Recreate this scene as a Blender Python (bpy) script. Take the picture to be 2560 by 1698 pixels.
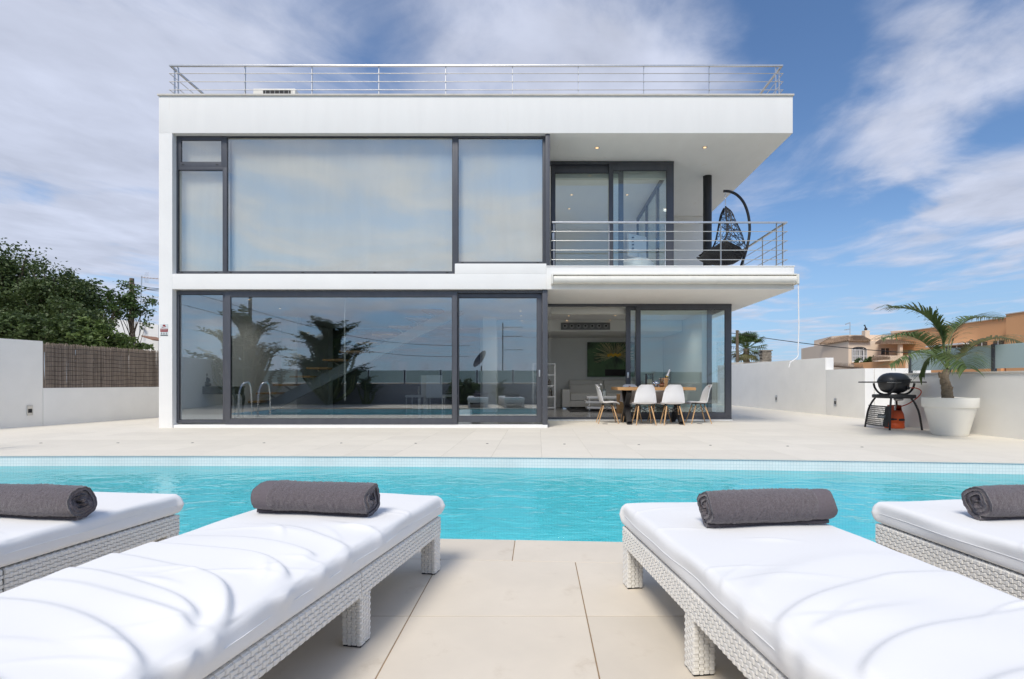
import bpy, bmesh, math, random
import numpy as np
from mathutils import Vector, Matrix, noise as mnoise

for _o in list(bpy.data.objects):
    bpy.data.objects.remove(_o)
SC = bpy.context.scene
COL = SC.collection
R = math.radians

# ------------------------------------------------------------------ camera
# level camera with a shifted lens; metres, X to the right, Y away from the camera, terrace top at Z = 0
FPX, VPX, HOR, CAMH = 1350.0, 1344.0, 955.0, 0.88      # all for a 2560 px wide picture
cam_d = bpy.data.cameras.new('camera')
cam_d.sensor_width = 36.0
cam_d.lens = 36.0 * FPX / 2560.0
cam_d.shift_x = (1280 - VPX) / 2560.0
cam_d.shift_y = (HOR - 849) / 2560.0
cam_d.clip_start = 0.05
cam_d.clip_end = 3000
cam = bpy.data.objects.new('camera', cam_d)
cam.location = (0, 0, CAMH)
cam.rotation_euler = (R(90), 0, 0)
COL.objects.link(cam)
SC.camera = cam

# ------------------------------------------------------------------ sky and sun
SUN_EL, SUN_AZ = 51.0, -20.0        # azimuth seen from behind the camera, minus = from the left
SUN_STRENGTH, SUN_ANGLE, SKY_STRENGTH, EXPOSURE = 2.55, 20.0, 0.11, 0.25
CLOUD_RAD = 5.5


class NT:
    """small helper for node trees"""
    def __init__(s, tree):
        s.t = tree

    def n(s, typ, **kw):
        nd = s.t.nodes.new(typ)
        for k, v in kw.items():
            setattr(nd, k, v)
        return nd

    def link(s, a, b):
        s.t.links.new(a, b)

    def put(s, sock, v):
        if isinstance(v, bpy.types.NodeSocket):
            s.link(v, sock)
        else:
            sock.default_value = v

    def m(s, op, a, b=0.0, c=None, clamp=False):
        nd = s.n('ShaderNodeMath', operation=op, use_clamp=clamp)
        s.put(nd.inputs[0], a)
        if op not in ('ABSOLUTE', 'EXPONENT', 'SQRT'):
            s.put(nd.inputs[1], b)
        if c is not None:
            s.put(nd.inputs[2], c)
        return nd.outputs[0]

    def noise(s, vec, scale, detail=4, rough=0.5, dist=0.0):
        nd = s.n('ShaderNodeTexNoise')
        s.link(vec, nd.inputs['Vector'])
        nd.inputs['Scale'].default_value = scale
        nd.inputs['Detail'].default_value = detail
        nd.inputs['Roughness'].default_value = rough
        nd.inputs['Distortion'].default_value = dist
        return nd.outputs['Fac']

    def rng(s, v, a, b, c, d, smooth=False):
        nd = s.n('ShaderNodeMapRange')
        if smooth:
            nd.interpolation_type = 'SMOOTHSTEP'
        s.put(nd.inputs[0], v)
        for i, x in enumerate((a, b, c, d)):
            s.put(nd.inputs[1 + i], x)
        return nd.outputs[0]

    def mix(s, fac, a, b, blend='MIX'):
        nd = s.n('ShaderNodeMix', data_type='RGBA', blend_type=blend)
        s.put(nd.inputs[0], fac)
        s.put(nd.inputs[6], a if isinstance(a, bpy.types.NodeSocket) else (*a, 1)[:4])
        s.put(nd.inputs[7], b if isinstance(b, bpy.types.NodeSocket) else (*b, 1)[:4])
        return nd.outputs[2]

    def xyz(s, x, y, z=0.0):
        nd = s.n('ShaderNodeCombineXYZ')
        s.put(nd.inputs[0], x)
        s.put(nd.inputs[1], y)
        s.put(nd.inputs[2], z)
        return nd.outputs[0]


world = bpy.data.worlds.new('World')
SC.world = world
world.use_nodes = True
world.node_tree.nodes.clear()
W = NT(world.node_tree)
sky = W.n('ShaderNodeTexSky', sky_type='NISHITA')
sky.sun_disc = False
sky.sun_elevation = R(SUN_EL)
sky.sun_rotation = R(180 + SUN_AZ)
sky.air_density = 1.0
sky.dust_density = 0.15
sky.ozone_density = 3.0
tc = W.n('ShaderNodeTexCoord')
sp = W.n('ShaderNodeSeparateXYZ')
W.link(tc.outputs['Generated'], sp.inputs[0])
dx, dy, dz = sp.outputs
zc = W.m('MAXIMUM', dz, 0.035)
cu, cv = W.m('DIVIDE', dx, zc), W.m('DIVIDE', dy, zc)
ya = W.m('MAXIMUM', W.m('ABSOLUTE', dy), 0.15)
ta, tb = W.m('DIVIDE', dx, ya), W.m('DIVIDE', dz, ya)
wv = W.xyz(W.m('ADD', W.m('MULTIPLY', cu, 1.15), W.m('MULTIPLY', cv, -0.2)), W.m('MULTIPLY', cv, 0.95), 3.7)
n_big = W.noise(wv, 0.95, 7, 0.54, 0.7)
wv2 = W.xyz(W.m('MULTIPLY', cu, 2.9), W.m('MULTIPLY', cv, 2.0), 9.1)
n_fine = W.noise(wv2, 1.3, 6, 0.6, 0.35)
cl = W.m('ADD', n_big, W.m('MULTIPLY', W.m('SUBTRACT', n_fine, 0.5), 0.18))
# large cloud banks and openings: (tan azimuth, tan elevation, half length, half width, tilt, weight)
BANKS = [(-0.95, 0.54, 0.42, 0.36, 0, 0.26), (-0.80, 0.27, 0.34, 0.13, 0, 0.22), (-0.34, 0.66, 0.20, 0.20, 0, -0.17), (-0.56, 0.60, 0.22, 0.14, 20, 0.12),
         (0.10, 0.60, 0.26, 0.22, 0, 0.27), (0.49, 0.68, 0.15, 0.18, 0, -0.22), (0.50, 0.36, 0.11, 0.12, 0, -0.13), (0.62, 0.20, 0.25, 0.05, 0, -0.08),
         (0.76, 0.53, 0.32, 0.09, 34, 0.20), (0.88, 0.38, 0.26, 0.06, 27, 0.13), (0.78, 0.26, 0.34, 0.05, 10, 0.15), (0.80, 0.43, 0.25, 0.035, 32, -0.10), (0.66, 0.34, 0.14, 0.05, 20, -0.08),
         (-0.94, 0.345, 0.12, 0.03, 0, -0.16), (-0.74, 0.205, 0.12, 0.025, 0, -0.14)]
front = W.rng(dy, -0.1, 0.3, 0.0, 1.0, True)
bias = 0.0
for (ca, cb, ra, rb, rot, w) in BANKS:
    c_, s_ = math.cos(R(rot)), math.sin(R(rot))
    pa, pb = W.m('SUBTRACT', ta, ca), W.m('SUBTRACT', tb, cb)
    q1 = W.m('MULTIPLY', W.m('ADD', W.m('MULTIPLY', pa, c_), W.m('MULTIPLY', pb, s_)), 1 / ra)
    q2 = W.m('MULTIPLY', W.m('SUBTRACT', W.m('MULTIPLY', pb, c_), W.m('MULTIPLY', pa, s_)), 1 / rb)
    e = W.m('EXPONENT', W.m('MULTIPLY', W.m('ADD', W.m('MULTIPLY', q1, q1), W.m('MULTIPLY', q2, q2)), -1.0))
    bias = W.m('MULTIPLY_ADD', e, w, bias)
cl = W.m('MULTIPLY_ADD', bias, front, cl)
cl = W.m('MULTIPLY_ADD', W.m('SUBTRACT', 1.0, front), 0.075, cl)      # the windows show a cloudier sky on that side
fac = W.rng(cl, 0.42, 0.74, 0.0, 1.0, True)
fac = W.m('MULTIPLY', fac, W.rng(dz, 0.0, 0.10, 0.62, 0.93))
shade = W.m('MULTIPLY', W.rng(n_fine, 0.3, 0.7, 0.90, 1.04), W.rng(W.noise(wv, 1.9, 4, 0.5, 0.3), 0.32, 0.68, 0.87, 1.06))
cloud = W.mix(1.0, (CLOUD_RAD * 0.90, CLOUD_RAD * 0.965, CLOUD_RAD * 1.17), W.xyz(shade, shade, shade), 'MULTIPLY')
clear = W.mix(W.rng(dz, 0.0, 0.30, 0.75, 0.0, True), W.mix(1.0, sky.outputs[0], (0.86, 0.98, 1.10), 'MULTIPLY'), (2.5, 3.9, 6.0))
skyc = W.mix(fac, clear, cloud)
bg = W.n('ShaderNodeBackground')
bg.inputs[1].default_value = SKY_STRENGTH
W.link(skyc, bg.inputs[0])
wo = W.n('ShaderNodeOutputWorld')
W.link(bg.outputs[0], wo.inputs[0])

sun_d = bpy.data.lights.new('sun', 'SUN')
sun_d.energy = SUN_STRENGTH
sun_d.angle = R(SUN_ANGLE)
sun_d.color = (1.0, 0.935, 0.83)
sun = bpy.data.objects.new('sun', sun_d)
to_sun = Vector((math.sin(R(SUN_AZ)) * math.cos(R(SUN_EL)), -math.cos(R(SUN_AZ)) * math.cos(R(SUN_EL)), math.sin(R(SUN_EL))))
sun.rotation_euler = to_sun.to_track_quat('Z', 'Y').to_euler()
sun.location = to_sun * 60
COL.objects.link(sun)

vs = SC.view_settings
vs.view_transform = 'Standard'
vs.look = 'None'
vs.exposure = EXPOSURE
vs.gamma = 1.0
vs.use_curve_mapping = False
cy = SC.cycles
cy.use_denoising = True
cy.max_bounces = 10
cy.diffuse_bounces = 5
cy.glossy_bounces = 5
cy.transmission_bounces = 6
cy.transparent_max_bounces = 24
cy.caustics_reflective = False
cy.caustics_refractive = False
cy.sample_clamp_indirect = 6.0


# ------------------------------------------------------------------ helpers
def X(px, Y):
    """metres to the right of the camera axis for something seen at column px and standing at distance Y"""
    return (px - VPX) * Y / FPX


def Z(py, Y):
    return CAMH - (py - HOR) * Y / FPX


def V3(px, py, Y):
    return Vector((X(px, Y), Y, Z(py, Y)))


def wloc(o):
    v = Vector((0, 0, 0))
    while o:
        v = v + o.location
        o = o.parent
    return v


class MB:
    """collects shapes; build() links them as one mesh object (coordinates are world ones)"""
    def __init__(s):
        s.v, s.f = [], []

    def add(s, vs_, fs):
        b = len(s.v)
        s.v += [tuple(p) for p in vs_]
        s.f += [tuple(b + i for i in f) for f in fs]
        return s

    def box(s, x0, x1, y0, y1, z0, z1, M=None):
        p = [Vector((x, y, z)) for z in (z0, z1) for y in (y0, y1) for x in (x0, x1)]
        if M is not None:
            p = [M @ q for q in p]
        return s.add(p, [(0, 2, 3, 1), (4, 5, 7, 6), (0, 1, 5, 4), (2, 6, 7, 3), (0, 4, 6, 2), (1, 3, 7, 5)])

    def bar(s, a, b, w, d, up=(0, 0, 1)):
        """a square bar from a to b, w wide sideways, d along up"""
        a, b = Vector(a), Vector(b)
        t = (b - a).normalized()
        u = Vector(up)
        sd = t.cross(u)
        if sd.length < 1e-4:
            sd = t.cross(Vector((0, 1, 0)))
        sd.normalize()
        u = sd.cross(t).normalized()
        p = []
        for c in (a, b):
            for (i, j) in ((-1, -1), (1, -1), (1, 1), (-1, 1)):
                p.append(c + sd * (i * w / 2) + u * (j * d / 2))
        return s.add(p, [(3, 2, 1, 0), (4, 5, 6, 7), (0, 1, 5, 4), (1, 2, 6, 5), (2, 3, 7, 6), (3, 0, 4, 7)])

    def tube(s, pts, r, n=8, cap=True, flat=1.0):
        pts = [Vector(p) for p in pts]
        rs = r if isinstance(r, (list, tuple)) else [r] * len(pts)
        vs_, fs = [], []
        ref = None
        for i, p in enumerate(pts):
            t = (pts[min(i + 1, len(pts) - 1)] - pts[max(i - 1, 0)])
            t = t.normalized() if t.length > 1e-9 else Vector((0, 0, 1))
            if ref is None:
                ref = Vector((0, 0, 1)) if abs(t.z) < 0.9 else Vector((1, 0, 0))
            a = t.cross(ref)
            if a.length < 1e-5:
                a = t.cross(Vector((0.3, 1, 0.2)))
            a.normalize()
            b = a.cross(t).normalized()
            ref = b
            for k in range(n):
                w = 2 * math.pi * k / n
                vs_.append(p + a * (math.cos(w) * rs[i]) + b * (math.sin(w) * rs[i] * flat))
        for i in range(len(pts) - 1):
            for k in range(n):
                k2 = (k + 1) % n
                fs.append((i * n + k, i * n + k2, (i + 1) * n + k2, (i + 1) * n + k))
        if cap:
            fs.append(tuple(range(n - 1, -1, -1)))
            fs.append(tuple((len(pts) - 1) * n + k for k in range(n)))
        return s.add(vs_, fs)

    def lathe(s, c, prof, n=24, sx=1.0, sy=1.0):
        """prof: (radius, z) from bottom to top"""
        c = Vector(c)
        vs_, fs = [], []
        for (r, z) in prof:
            for k in range(n):
                w = 2 * math.pi * k / n
                vs_.append(c + Vector((math.cos(w) * r * sx, math.sin(w) * r * sy, z)))
        for i in range(len(prof) - 1):
            for k in range(n):
                k2 = (k + 1) % n
                fs.append((i * n + k, i * n + k2, (i + 1) * n + k2, (i + 1) * n + k))
        fs.append(tuple(range(n - 1, -1, -1)))
        fs.append(tuple((len(prof) - 1) * n + k for k in range(n)))
        return s.add(vs_, fs)

    def ball(s, c, rx, ry, rz, n=12, m=8):
        prof = []
        for i in range(m + 1):
            w = -math.pi / 2 + math.pi * i / m
            prof.append((max(math.cos(w), 0.02), math.sin(w)))
        c = Vector(c)
        b = MB().lathe((0, 0, 0), prof, n)
        return s.add([c + Vector((p[0] * rx, p[1] * ry, p[2] * rz)) for p in b.v], b.f)

    def prism(s, poly, z0, z1):
        n = len(poly)
        p = [(x, y, z0) for x, y in poly] + [(x, y, z1) for x, y in poly]
        fs = [tuple(range(n - 1, -1, -1)), tuple(range(n, 2 * n))]
        fs += [(i, (i + 1) % n, n + (i + 1) % n, n + i) for i in range(n)]
        return s.add(p, fs)

    def frame(s, x0, x1, z0, z1, y0, y1, l, r, t, b):
        """a window frame in the XZ plane, butt jointed"""
        s.box(x0, x0 + l, y0, y1, z0, z1)
        s.box(x1 - r, x1, y0, y1, z0, z1)
        s.box(x0 + l, x1 - r, y0, y1, z1 - t, z1)
        s.box(x0 + l, x1 - r, y0, y1, z0, z0 + b)
        return s

    def xform(s, M):
        s.v = [tuple(M @ Vector(p)) for p in s.v]
        return s

    def mesh(s, name, mat, smooth=False, bev=0.0, off=None, seg=2):
        me = bpy.data.meshes.new(name)
        vv = s.v if off is None else [(p[0] - off[0], p[1] - off[1], p[2] - off[2]) for p in s.v]
        me.from_pydata(vv, [], s.f)
        if bev > 0:
            bm = bmesh.new()
            bm.from_mesh(me)
            ed = [e for e in bm.edges if len(e.link_faces) == 2 and e.calc_face_angle(0) > 0.6]
            bmesh.ops.bevel(bm, geom=ed, offset=bev, segments=seg, profile=0.7, affect='EDGES', clamp_overlap=True)
            bm.to_mesh(me)
            bm.free()
            smooth = True
        me.materials.append(mat)
        if smooth:
            me.polygons.foreach_set('use_smooth', [True] * len(me.polygons))
            try:
                me.set_sharp_from_angle(angle=R(38))
            except Exception:
                pass
        me.update()
        return me

    def build(s, name, mat, parent=None, smooth=False, bev=0.0, seg=2):
        me = s.mesh(name, mat, smooth, bev, wloc(parent) if parent else None, seg)
        return link(name, me, parent)


def link(name, me, parent=None):
    o = bpy.data.objects.new(name, me)
    COL.objects.link(o)
    if parent:
        o.parent = parent
    return o


def tag(o, label, cat, group=None):
    o['label'] = label
    o['category'] = cat
    if group:
        o['group'] = group
    return o


def thing(name, label, cat, loc=(0, 0, 0), group=None):
    o = bpy.data.objects.new(name, None)
    o.empty_display_size = 0.1
    o.location = loc
    COL.objects.link(o)
    return tag(o, label, cat, group)


def struct(o):
    o['kind'] = 'structure'
    return o


def stuff(o):
    o['kind'] = 'stuff'
    return o


def copy_tree(o, parent=None):
    c = o.copy()
    COL.objects.link(c)
    if parent:
        c.parent = parent
    for ch in [k for k in o.children]:
        copy_tree(ch, c)
    return c


def crom(pts, n):
    """smooth curve through points, n samples per span"""
    P = [Vector(p) for p in pts]
    P = [P[0] * 2 - P[1]] + P + [P[-1] * 2 - P[-2]]
    out = []
    for i in range(1, len(P) - 2):
        for k in range(n):
            t = k / n
            a, b, c, d = P[i - 1], P[i], P[i + 1], P[i + 2]
            out.append(0.5 * ((2 * b) + (c - a) * t + (2 * a - 5 * b + 4 * c - d) * t * t + (3 * b - a - 3 * c + d) * t * t * t))
    out.append(P[-2])
    return out


def sstep(a, b, x):
    t = np.clip((x - a) / (b - a), 0, 1)
    return t * t * (3 - 2 * t)


# ------------------------------------------------------------------ materials
def mat(name, col, rough=0.6, metal=0.0, var=0.06, vscale=5.0, bump=0.0, bscale=90.0, objrand=0.0, spec=0.5,
        stretch=(1, 1, 1), coat=0.0, sheen=0.0, detail=5, dark=None, dthr=(0.55, 0.75), dscale=2.0, emit=None, bdist=0.004):
    m = bpy.data.materials.new(name)
    m.use_nodes = True
    T = NT(m.node_tree)
    p = m.node_tree.nodes['Principled BSDF']
    c = T.n('ShaderNodeTexCoord')
    mp = T.n('ShaderNodeMapping')
    mp.inputs['Scale'].default_value = stretch
    T.link(c.outputs['Object'], mp.inputs[0])
    vec = mp.outputs[0]
    nz = T.noise(vec, vscale, detail, 0.6)
    val = T.rng(nz, 0.25, 0.75, 1 - var, 1 + var)
    if objrand:
        oi = T.n('ShaderNodeObjectInfo')
        val = T.m('ADD', val, T.rng(oi.outputs['Random'], 0, 1, -objrand, objrand))
    base = col
    if dark is not None:
        f = T.rng(T.noise(vec, dscale, 7, 0.65, 0.3), dthr[0], dthr[1], 0, 1, True)
        base = T.mix(f, col, dark)
    hs = T.n('ShaderNodeHueSaturation')
    T.put(hs.inputs['Color'], base if isinstance(base, bpy.types.NodeSocket) else (*col, 1))
    T.link(val, hs.inputs['Value'])
    T.link(hs.outputs[0], p.inputs['Base Color'])
    p.inputs['Roughness'].default_value = rough
    p.inputs['Metallic'].default_value = metal
    p.inputs['Specular IOR Level'].default_value = spec
    p.inputs['Coat Weight'].default_value = coat
    p.inputs['Sheen Weight'].default_value = sheen
    if emit:
        p.inputs['Emission Color'].default_value = (*emit[:3], 1)
        p.inputs['Emission Strength'].default_value = emit[3]
    if bump:
        b = T.n('ShaderNodeBump')
        b.inputs['Strength'].default_value = bump
        b.inputs['Distance'].default_value = bdist
        T.link(T.noise(vec, bscale, 4, 0.6), b.inputs['Height'])
        T.link(b.outputs[0], p.inputs['Normal'])
    return m


def schlick(T, f0, normal=None):
    """mirror share of a thin sheet, the same from both sides"""
    g = T.n('ShaderNodeNewGeometry')
    d = T.n('ShaderNodeVectorMath', operation='DOT_PRODUCT')
    T.link(g.outputs['Incoming'], d.inputs[0])
    T.link(normal or g.outputs['Normal'], d.inputs[1])
    c_ = T.m('SUBTRACT', 1.0, T.m('ABSOLUTE', d.outputs['Value']), clamp=True)
    return T.m('MULTIPLY_ADD', T.m('POWER', c_, 5.0), 1 - f0, f0)


def glass_mat(name, tint, refl=3.0, base=0.0, rough=0.0, wob=0.0, gcol=(0.93, 0.97, 1.0)):
    """thin pane: part mirror (Fresnel), part see-through"""
    m = bpy.data.materials.new(name)
    m.use_nodes = True
    m.node_tree.nodes.clear()
    T = NT(m.node_tree)
    tr = T.n('ShaderNodeBsdfTransparent')
    tr.inputs[0].default_value = (*tint, 1)
    gl = T.n('ShaderNodeBsdfGlossy')
    gl.inputs['Roughness'].default_value = rough
    gl.inputs['Color'].default_value = (*gcol, 1)
    f = T.m('MULTIPLY_ADD', schlick(T, 0.04), refl, base, clamp=True)
    if wob:
        c = T.n('ShaderNodeTexCoord')
        b = T.n('ShaderNodeBump')
        b.inputs['Strength'].default_value = wob
        b.inputs['Distance'].default_value = 0.01
        T.link(T.noise(c.outputs['Object'], 1.1, 2), b.inputs['Height'])
        T.link(b.outputs[0], gl.inputs['Normal'])
    mx = T.n('ShaderNodeMixShader')
    T.link(f, mx.inputs[0])
    T.link(tr.outputs[0], mx.inputs[1])
    T.link(gl.outputs[0], mx.inputs[2])
    o = T.n('ShaderNodeOutputMaterial')
    T.link(mx.outputs[0], o.inputs[0])
    return m


m_plaster = mat('white_plaster', (0.83, 0.83, 0.815), 0.85, var=0.03, vscale=1.6, bump=0.25, bscale=140, dark=(0.72, 0.70, 0.66), dthr=(0.62, 0.9), dscale=0.9, bdist=0.002)
# rain streaks below the copings: narrow vertical stains
m_fascia = mat('weathered_white_plaster', (0.83, 0.83, 0.815), 0.85, var=0.03, vscale=1.6, bump=0.25, bscale=140, dark=(0.64, 0.60, 0.52),
               dthr=(0.62, 0.88), dscale=1.6, stretch=(2.6, 1, 0.30), bdist=0.002)
m_wall = mat('boundary_plaster', (0.82, 0.81, 0.78), 0.9, var=0.04, vscale=2.0, bump=0.4, bscale=120, dark=(0.66, 0.64, 0.60), dthr=(0.6, 0.9), dscale=1.1, bdist=0.002)
m_coping = mat('coping_stone', (0.62, 0.59, 0.54), 0.8, var=0.12, vscale=6, bump=0.2)
m_frame = mat('anthracite_aluminium', (0.085, 0.09, 0.105), 0.42, metal=0.25, var=0.10, vscale=9, dark=(0.14, 0.14, 0.15), dthr=(0.55, 0.85), dscale=3, stretch=(1, 1, 0.3))
m_gasket = mat('rubber_gasket', (0.02, 0.02, 0.022), 0.7)
m_glass = glass_mat('window_glass', (0.87, 0.91, 0.92), 1.0, 0.15, wob=0.02)
m_glass_open = glass_mat('clear_door_glass', (0.94, 0.98, 0.975), 1.0, 0.03)
m_glass_up = glass_mat('upper_window_glass', (0.975, 0.985, 0.97), 1.0, 0.20, wob=0.06, gcol=(1.0, 0.97, 0.90))
m_blind = mat('roller_blind_fabric', (0.88, 0.88, 0.84), 0.9, var=0.06, vscale=2, stretch=(2.5, 1, 0.25), bump=0.3, bscale=60)
m_steel = mat('brushed_steel', (0.62, 0.61, 0.59), 0.34, metal=0.85, var=0.08, vscale=30, stretch=(1, 1, 0.1))
m_chrome = mat('polished_chrome', (0.75, 0.75, 0.76), 0.12, metal=1.0, var=0.02)
m_black = mat('black_powder_coat', (0.016, 0.016, 0.018), 0.45, var=0.15, vscale=20)
m_blackpl = mat('black_plastic', (0.02, 0.021, 0.023), 0.5, var=0.12, vscale=14, bump=0.1, bscale=300)
m_lid = mat('dark_grey_enamel', (0.028, 0.03, 0.034), 0.38, var=0.10, vscale=12)
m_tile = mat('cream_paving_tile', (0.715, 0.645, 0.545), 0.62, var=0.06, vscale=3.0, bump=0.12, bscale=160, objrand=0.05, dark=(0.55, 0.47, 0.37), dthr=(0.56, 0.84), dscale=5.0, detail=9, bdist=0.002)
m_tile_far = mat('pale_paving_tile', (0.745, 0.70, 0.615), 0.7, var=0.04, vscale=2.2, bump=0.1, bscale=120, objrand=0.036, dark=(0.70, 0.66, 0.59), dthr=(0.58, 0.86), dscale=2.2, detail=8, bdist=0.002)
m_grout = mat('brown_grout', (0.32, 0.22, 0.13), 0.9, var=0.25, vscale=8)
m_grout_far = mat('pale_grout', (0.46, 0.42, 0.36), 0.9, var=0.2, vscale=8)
m_soil = mat('garden_soil', (0.10, 0.075, 0.05), 0.95, var=0.3, vscale=6, bump=0.8, bscale=30)
m_ground = mat('dry_ground', (0.22, 0.19, 0.14), 0.95, var=0.25, vscale=0.2, bump=0.5, bscale=4)
m_wicker = mat('white_wicker_strand', (0.82, 0.805, 0.77), 0.42, var=0.05, vscale=25, bump=0.1, bscale=300)
m_wickin = mat('wicker_core', (0.30, 0.285, 0.255), 0.7, var=0.1, vscale=20)
m_cloth = mat('white_mattress_cover', (0.845, 0.846, 0.85), 0.85, var=0.012, vscale=2, bump=0.12, bscale=700, sheen=0.1, bdist=0.001)
m_towel = mat('charcoal_terry', (0.135, 0.117, 0.128), 0.98, var=0.42, vscale=210, bump=1.0, bscale=300, sheen=0.35, spec=0.1, bdist=0.004)
m_hem = mat('charcoal_woven_band', (0.145, 0.125, 0.138), 0.9, var=0.10, vscale=120, bump=0.5, bscale=500, sheen=0.2, spec=0.1)
m_oak = mat('oiled_oak', (0.47, 0.26, 0.105), 0.5, var=0.22, vscale=4, stretch=(1, 7, 7), bump=0.15, bscale=60)
m_beech = mat('beech_leg', (0.60, 0.37, 0.18), 0.5, var=0.12, vscale=10, stretch=(6, 6, 1))
m_shell = mat('white_chair_plastic', (0.80, 0.80, 0.81), 0.38, var=0.012)
m_red = mat('red_print', (0.40, 0.02, 0.02), 0.5, var=0.1)
m_pot = mat('white_planter_plastic', (0.80, 0.79, 0.745), 0.5, var=0.015, vscale=3)
m_orange = mat('orange_gas_bottle', (0.62, 0.095, 0.02), 0.45, var=0.07, vscale=8)
m_hose = mat('orange_hose', (0.50, 0.05, 0.02), 0.55)
m_bark = mat('grey_brown_bark', (0.16, 0.125, 0.09), 0.95, var=0.35, vscale=9, stretch=(1, 1, 0.35), bump=0.9, bscale=26, bdist=0.02)
m_palmbark = mat('palm_trunk_fibre', (0.24, 0.19, 0.135), 0.95, var=0.35, vscale=14, stretch=(1, 1, 2.2), bump=1.0, bscale=40, bdist=0.02)


def leaf_mat(name, col, col2, rough=0.55, scale=1.6, trans=0.25):
    m = bpy.data.materials.new(name)
    m.use_nodes = True
    T = NT(m.node_tree)
    p = m.node_tree.nodes['Principled BSDF']
    c = T.n('ShaderNodeTexCoord')
    f = T.rng(T.noise(c.outputs['Object'], scale, 3, 0.6), 0.35, 0.68, 0, 1)
    g = T.n('ShaderNodeNewGeometry')
    f2 = T.m('ADD', T.m('MULTIPLY', f, 0.6), T.m('MULTIPLY', g.outputs['Random Per Island'], 0.4))
    cc = T.mix(f2, col, col2)
    T.link(cc, p.inputs['Base Color'])
    p.inputs['Roughness'].default_value = rough
    tl = T.n('ShaderNodeBsdfTranslucent')
    T.link(cc, tl.inputs[0])
    mx = T.n('ShaderNodeMixShader')
    mx.inputs[0].default_value = trans
    T.link(p.outputs[0], mx.inputs[1])
    T.link(tl.outputs[0], mx.inputs[2])
    T.link(mx.outputs[0], m.node_tree.nodes['Material Output'].inputs[0])
    return m


m_leaf_dark = leaf_mat('dark_evergreen_leaf', (0.036, 0.062, 0.018), (0.115, 0.165, 0.050))
m_leaf_mid = leaf_mat('mid_green_leaf', (0.045, 0.085, 0.022), (0.11, 0.18, 0.045))
m_leaf_light = leaf_mat('fresh_green_leaf', (0.07, 0.12, 0.03), (0.17, 0.23, 0.06))
m_palm = leaf_mat('palm_leaflet', (0.055, 0.095, 0.026), (0.16, 0.22, 0.075), 0.42, 2.5)
m_palm_dry = leaf_mat('yellowing_palm_leaflet', (0.11, 0.12, 0.045), (0.26, 0.24, 0.11), 0.5, 2.5)
m_paddle = leaf_mat('paddle_leaf', (0.02, 0.045, 0.014), (0.05, 0.10, 0.03), 0.5, 1.0)


# ------------------------------------------------------------------ ground, pool and terrace (the setting)
def far_edge(x):
    return 6.336 - 0.0557 * x - 0.00576 * x * x


def near_edge(x):
    return 2.99 - 0.062 * x - 0.0058 * x * x


PX0, PX1 = -8.6, 7.0
WATER_Z, FLOOR_Z = -0.128, -1.25

gm = MB()
GX0, GX1, GY0, GY1 = -13.5, 9.5, -1.5, 22.0
for (a, b, c, d) in ((-900, GX0, -900, 1500), (GX1, 900, -900, 1500), (GX0, GX1, -900, GY0), (GX0, GX1, GY1, 1500)):
    gm.add([(a, c, -0.35), (b, c, -0.35), (b, d, -0.35), (a, d, -0.35)], [(0, 1, 2, 3)])
struct(gm.build('ground', m_ground))


def mosaic_mat(name, vert, c1, c2, grout):
    m = bpy.data.materials.new(name)
    m.use_nodes = True
    T = NT(m.node_tree)
    p = m.node_tree.nodes['Principled BSDF']
    c = T.n('ShaderNodeTexCoord')
    s = T.n('ShaderNodeSeparateXYZ')
    T.link(c.outputs['Object'], s.inputs[0])
    v = T.xyz(s.outputs[0], s.outputs[2] if vert else s.outputs[1], 0)
    b = T.n('ShaderNodeTexBrick')
    b.offset = 0.0
    T.link(v, b.inputs['Vector'])
    b.inputs['Color1'].default_value = (*c1, 1)
    b.inputs['Color2'].default_value = (*c2, 1)
    b.inputs['Mortar'].default_value = (*grout, 1)
    b.inputs['Scale'].default_value = 1.0
    b.inputs['Mortar Size'].default_value = 0.0022
    b.inputs['Brick Width'].default_value = 0.033
    b.inputs['Row Height'].default_value = 0.033
    w = T.rng(T.noise(c.outputs['Object'], 1.7, 4), 0.3, 0.7, 0.92, 1.06)
    T.link(T.mix(1.0, b.outputs['Color'], T.xyz(w, w, w), 'MULTIPLY'), p.inputs['Base Color'])
    p.inputs['Roughness'].default_value = 0.35
    return m


m_mos_wall = mosaic_mat('mosaic_wall', True, (0.83, 0.91, 0.91), (0.87, 0.935, 0.93), (0.66, 0.77, 0.78))
m_mos_floor = mosaic_mat('mosaic_floor', False, (0.43, 0.815, 0.93), (0.435, 0.82, 0.933), (0.43, 0.812, 0.928))

NS = 60
xs = [PX0 + (PX1 - PX0) * i / NS for i in range(NS + 1)]
bm_ = MB()
for i in range(NS):
    a, b = xs[i], xs[i + 1]
    for fn in (far_edge, near_edge):
        q = [(a, fn(a), FLOOR_Z), (b, fn(b), FLOOR_Z), (b, fn(b), -0.014), (a, fn(a), -0.014)]
        bm_.add(q, [(0, 1, 2, 3)])
for a in (PX0, PX1):
    bm_.add([(a, near_edge(a), FLOOR_Z), (a, far_edge(a), FLOOR_Z), (a, far_edge(a), -0.014), (a, near_edge(a), -0.014)], [(0, 1, 2, 3)])
basin = struct(bm_.build('pool_basin', m_mos_wall))
fm = MB()
for i in range(NS):
    a, b = xs[i], xs[i + 1]
    fm.add([(a, near_edge(a), FLOOR_Z), (b, near_edge(b), FLOOR_Z), (b, far_edge(b), FLOOR_Z), (a, far_edge(a), FLOOR_Z)], [(0, 1, 2, 3)])
struct(fm.build('pool_floor', m_mos_floor))

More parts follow.
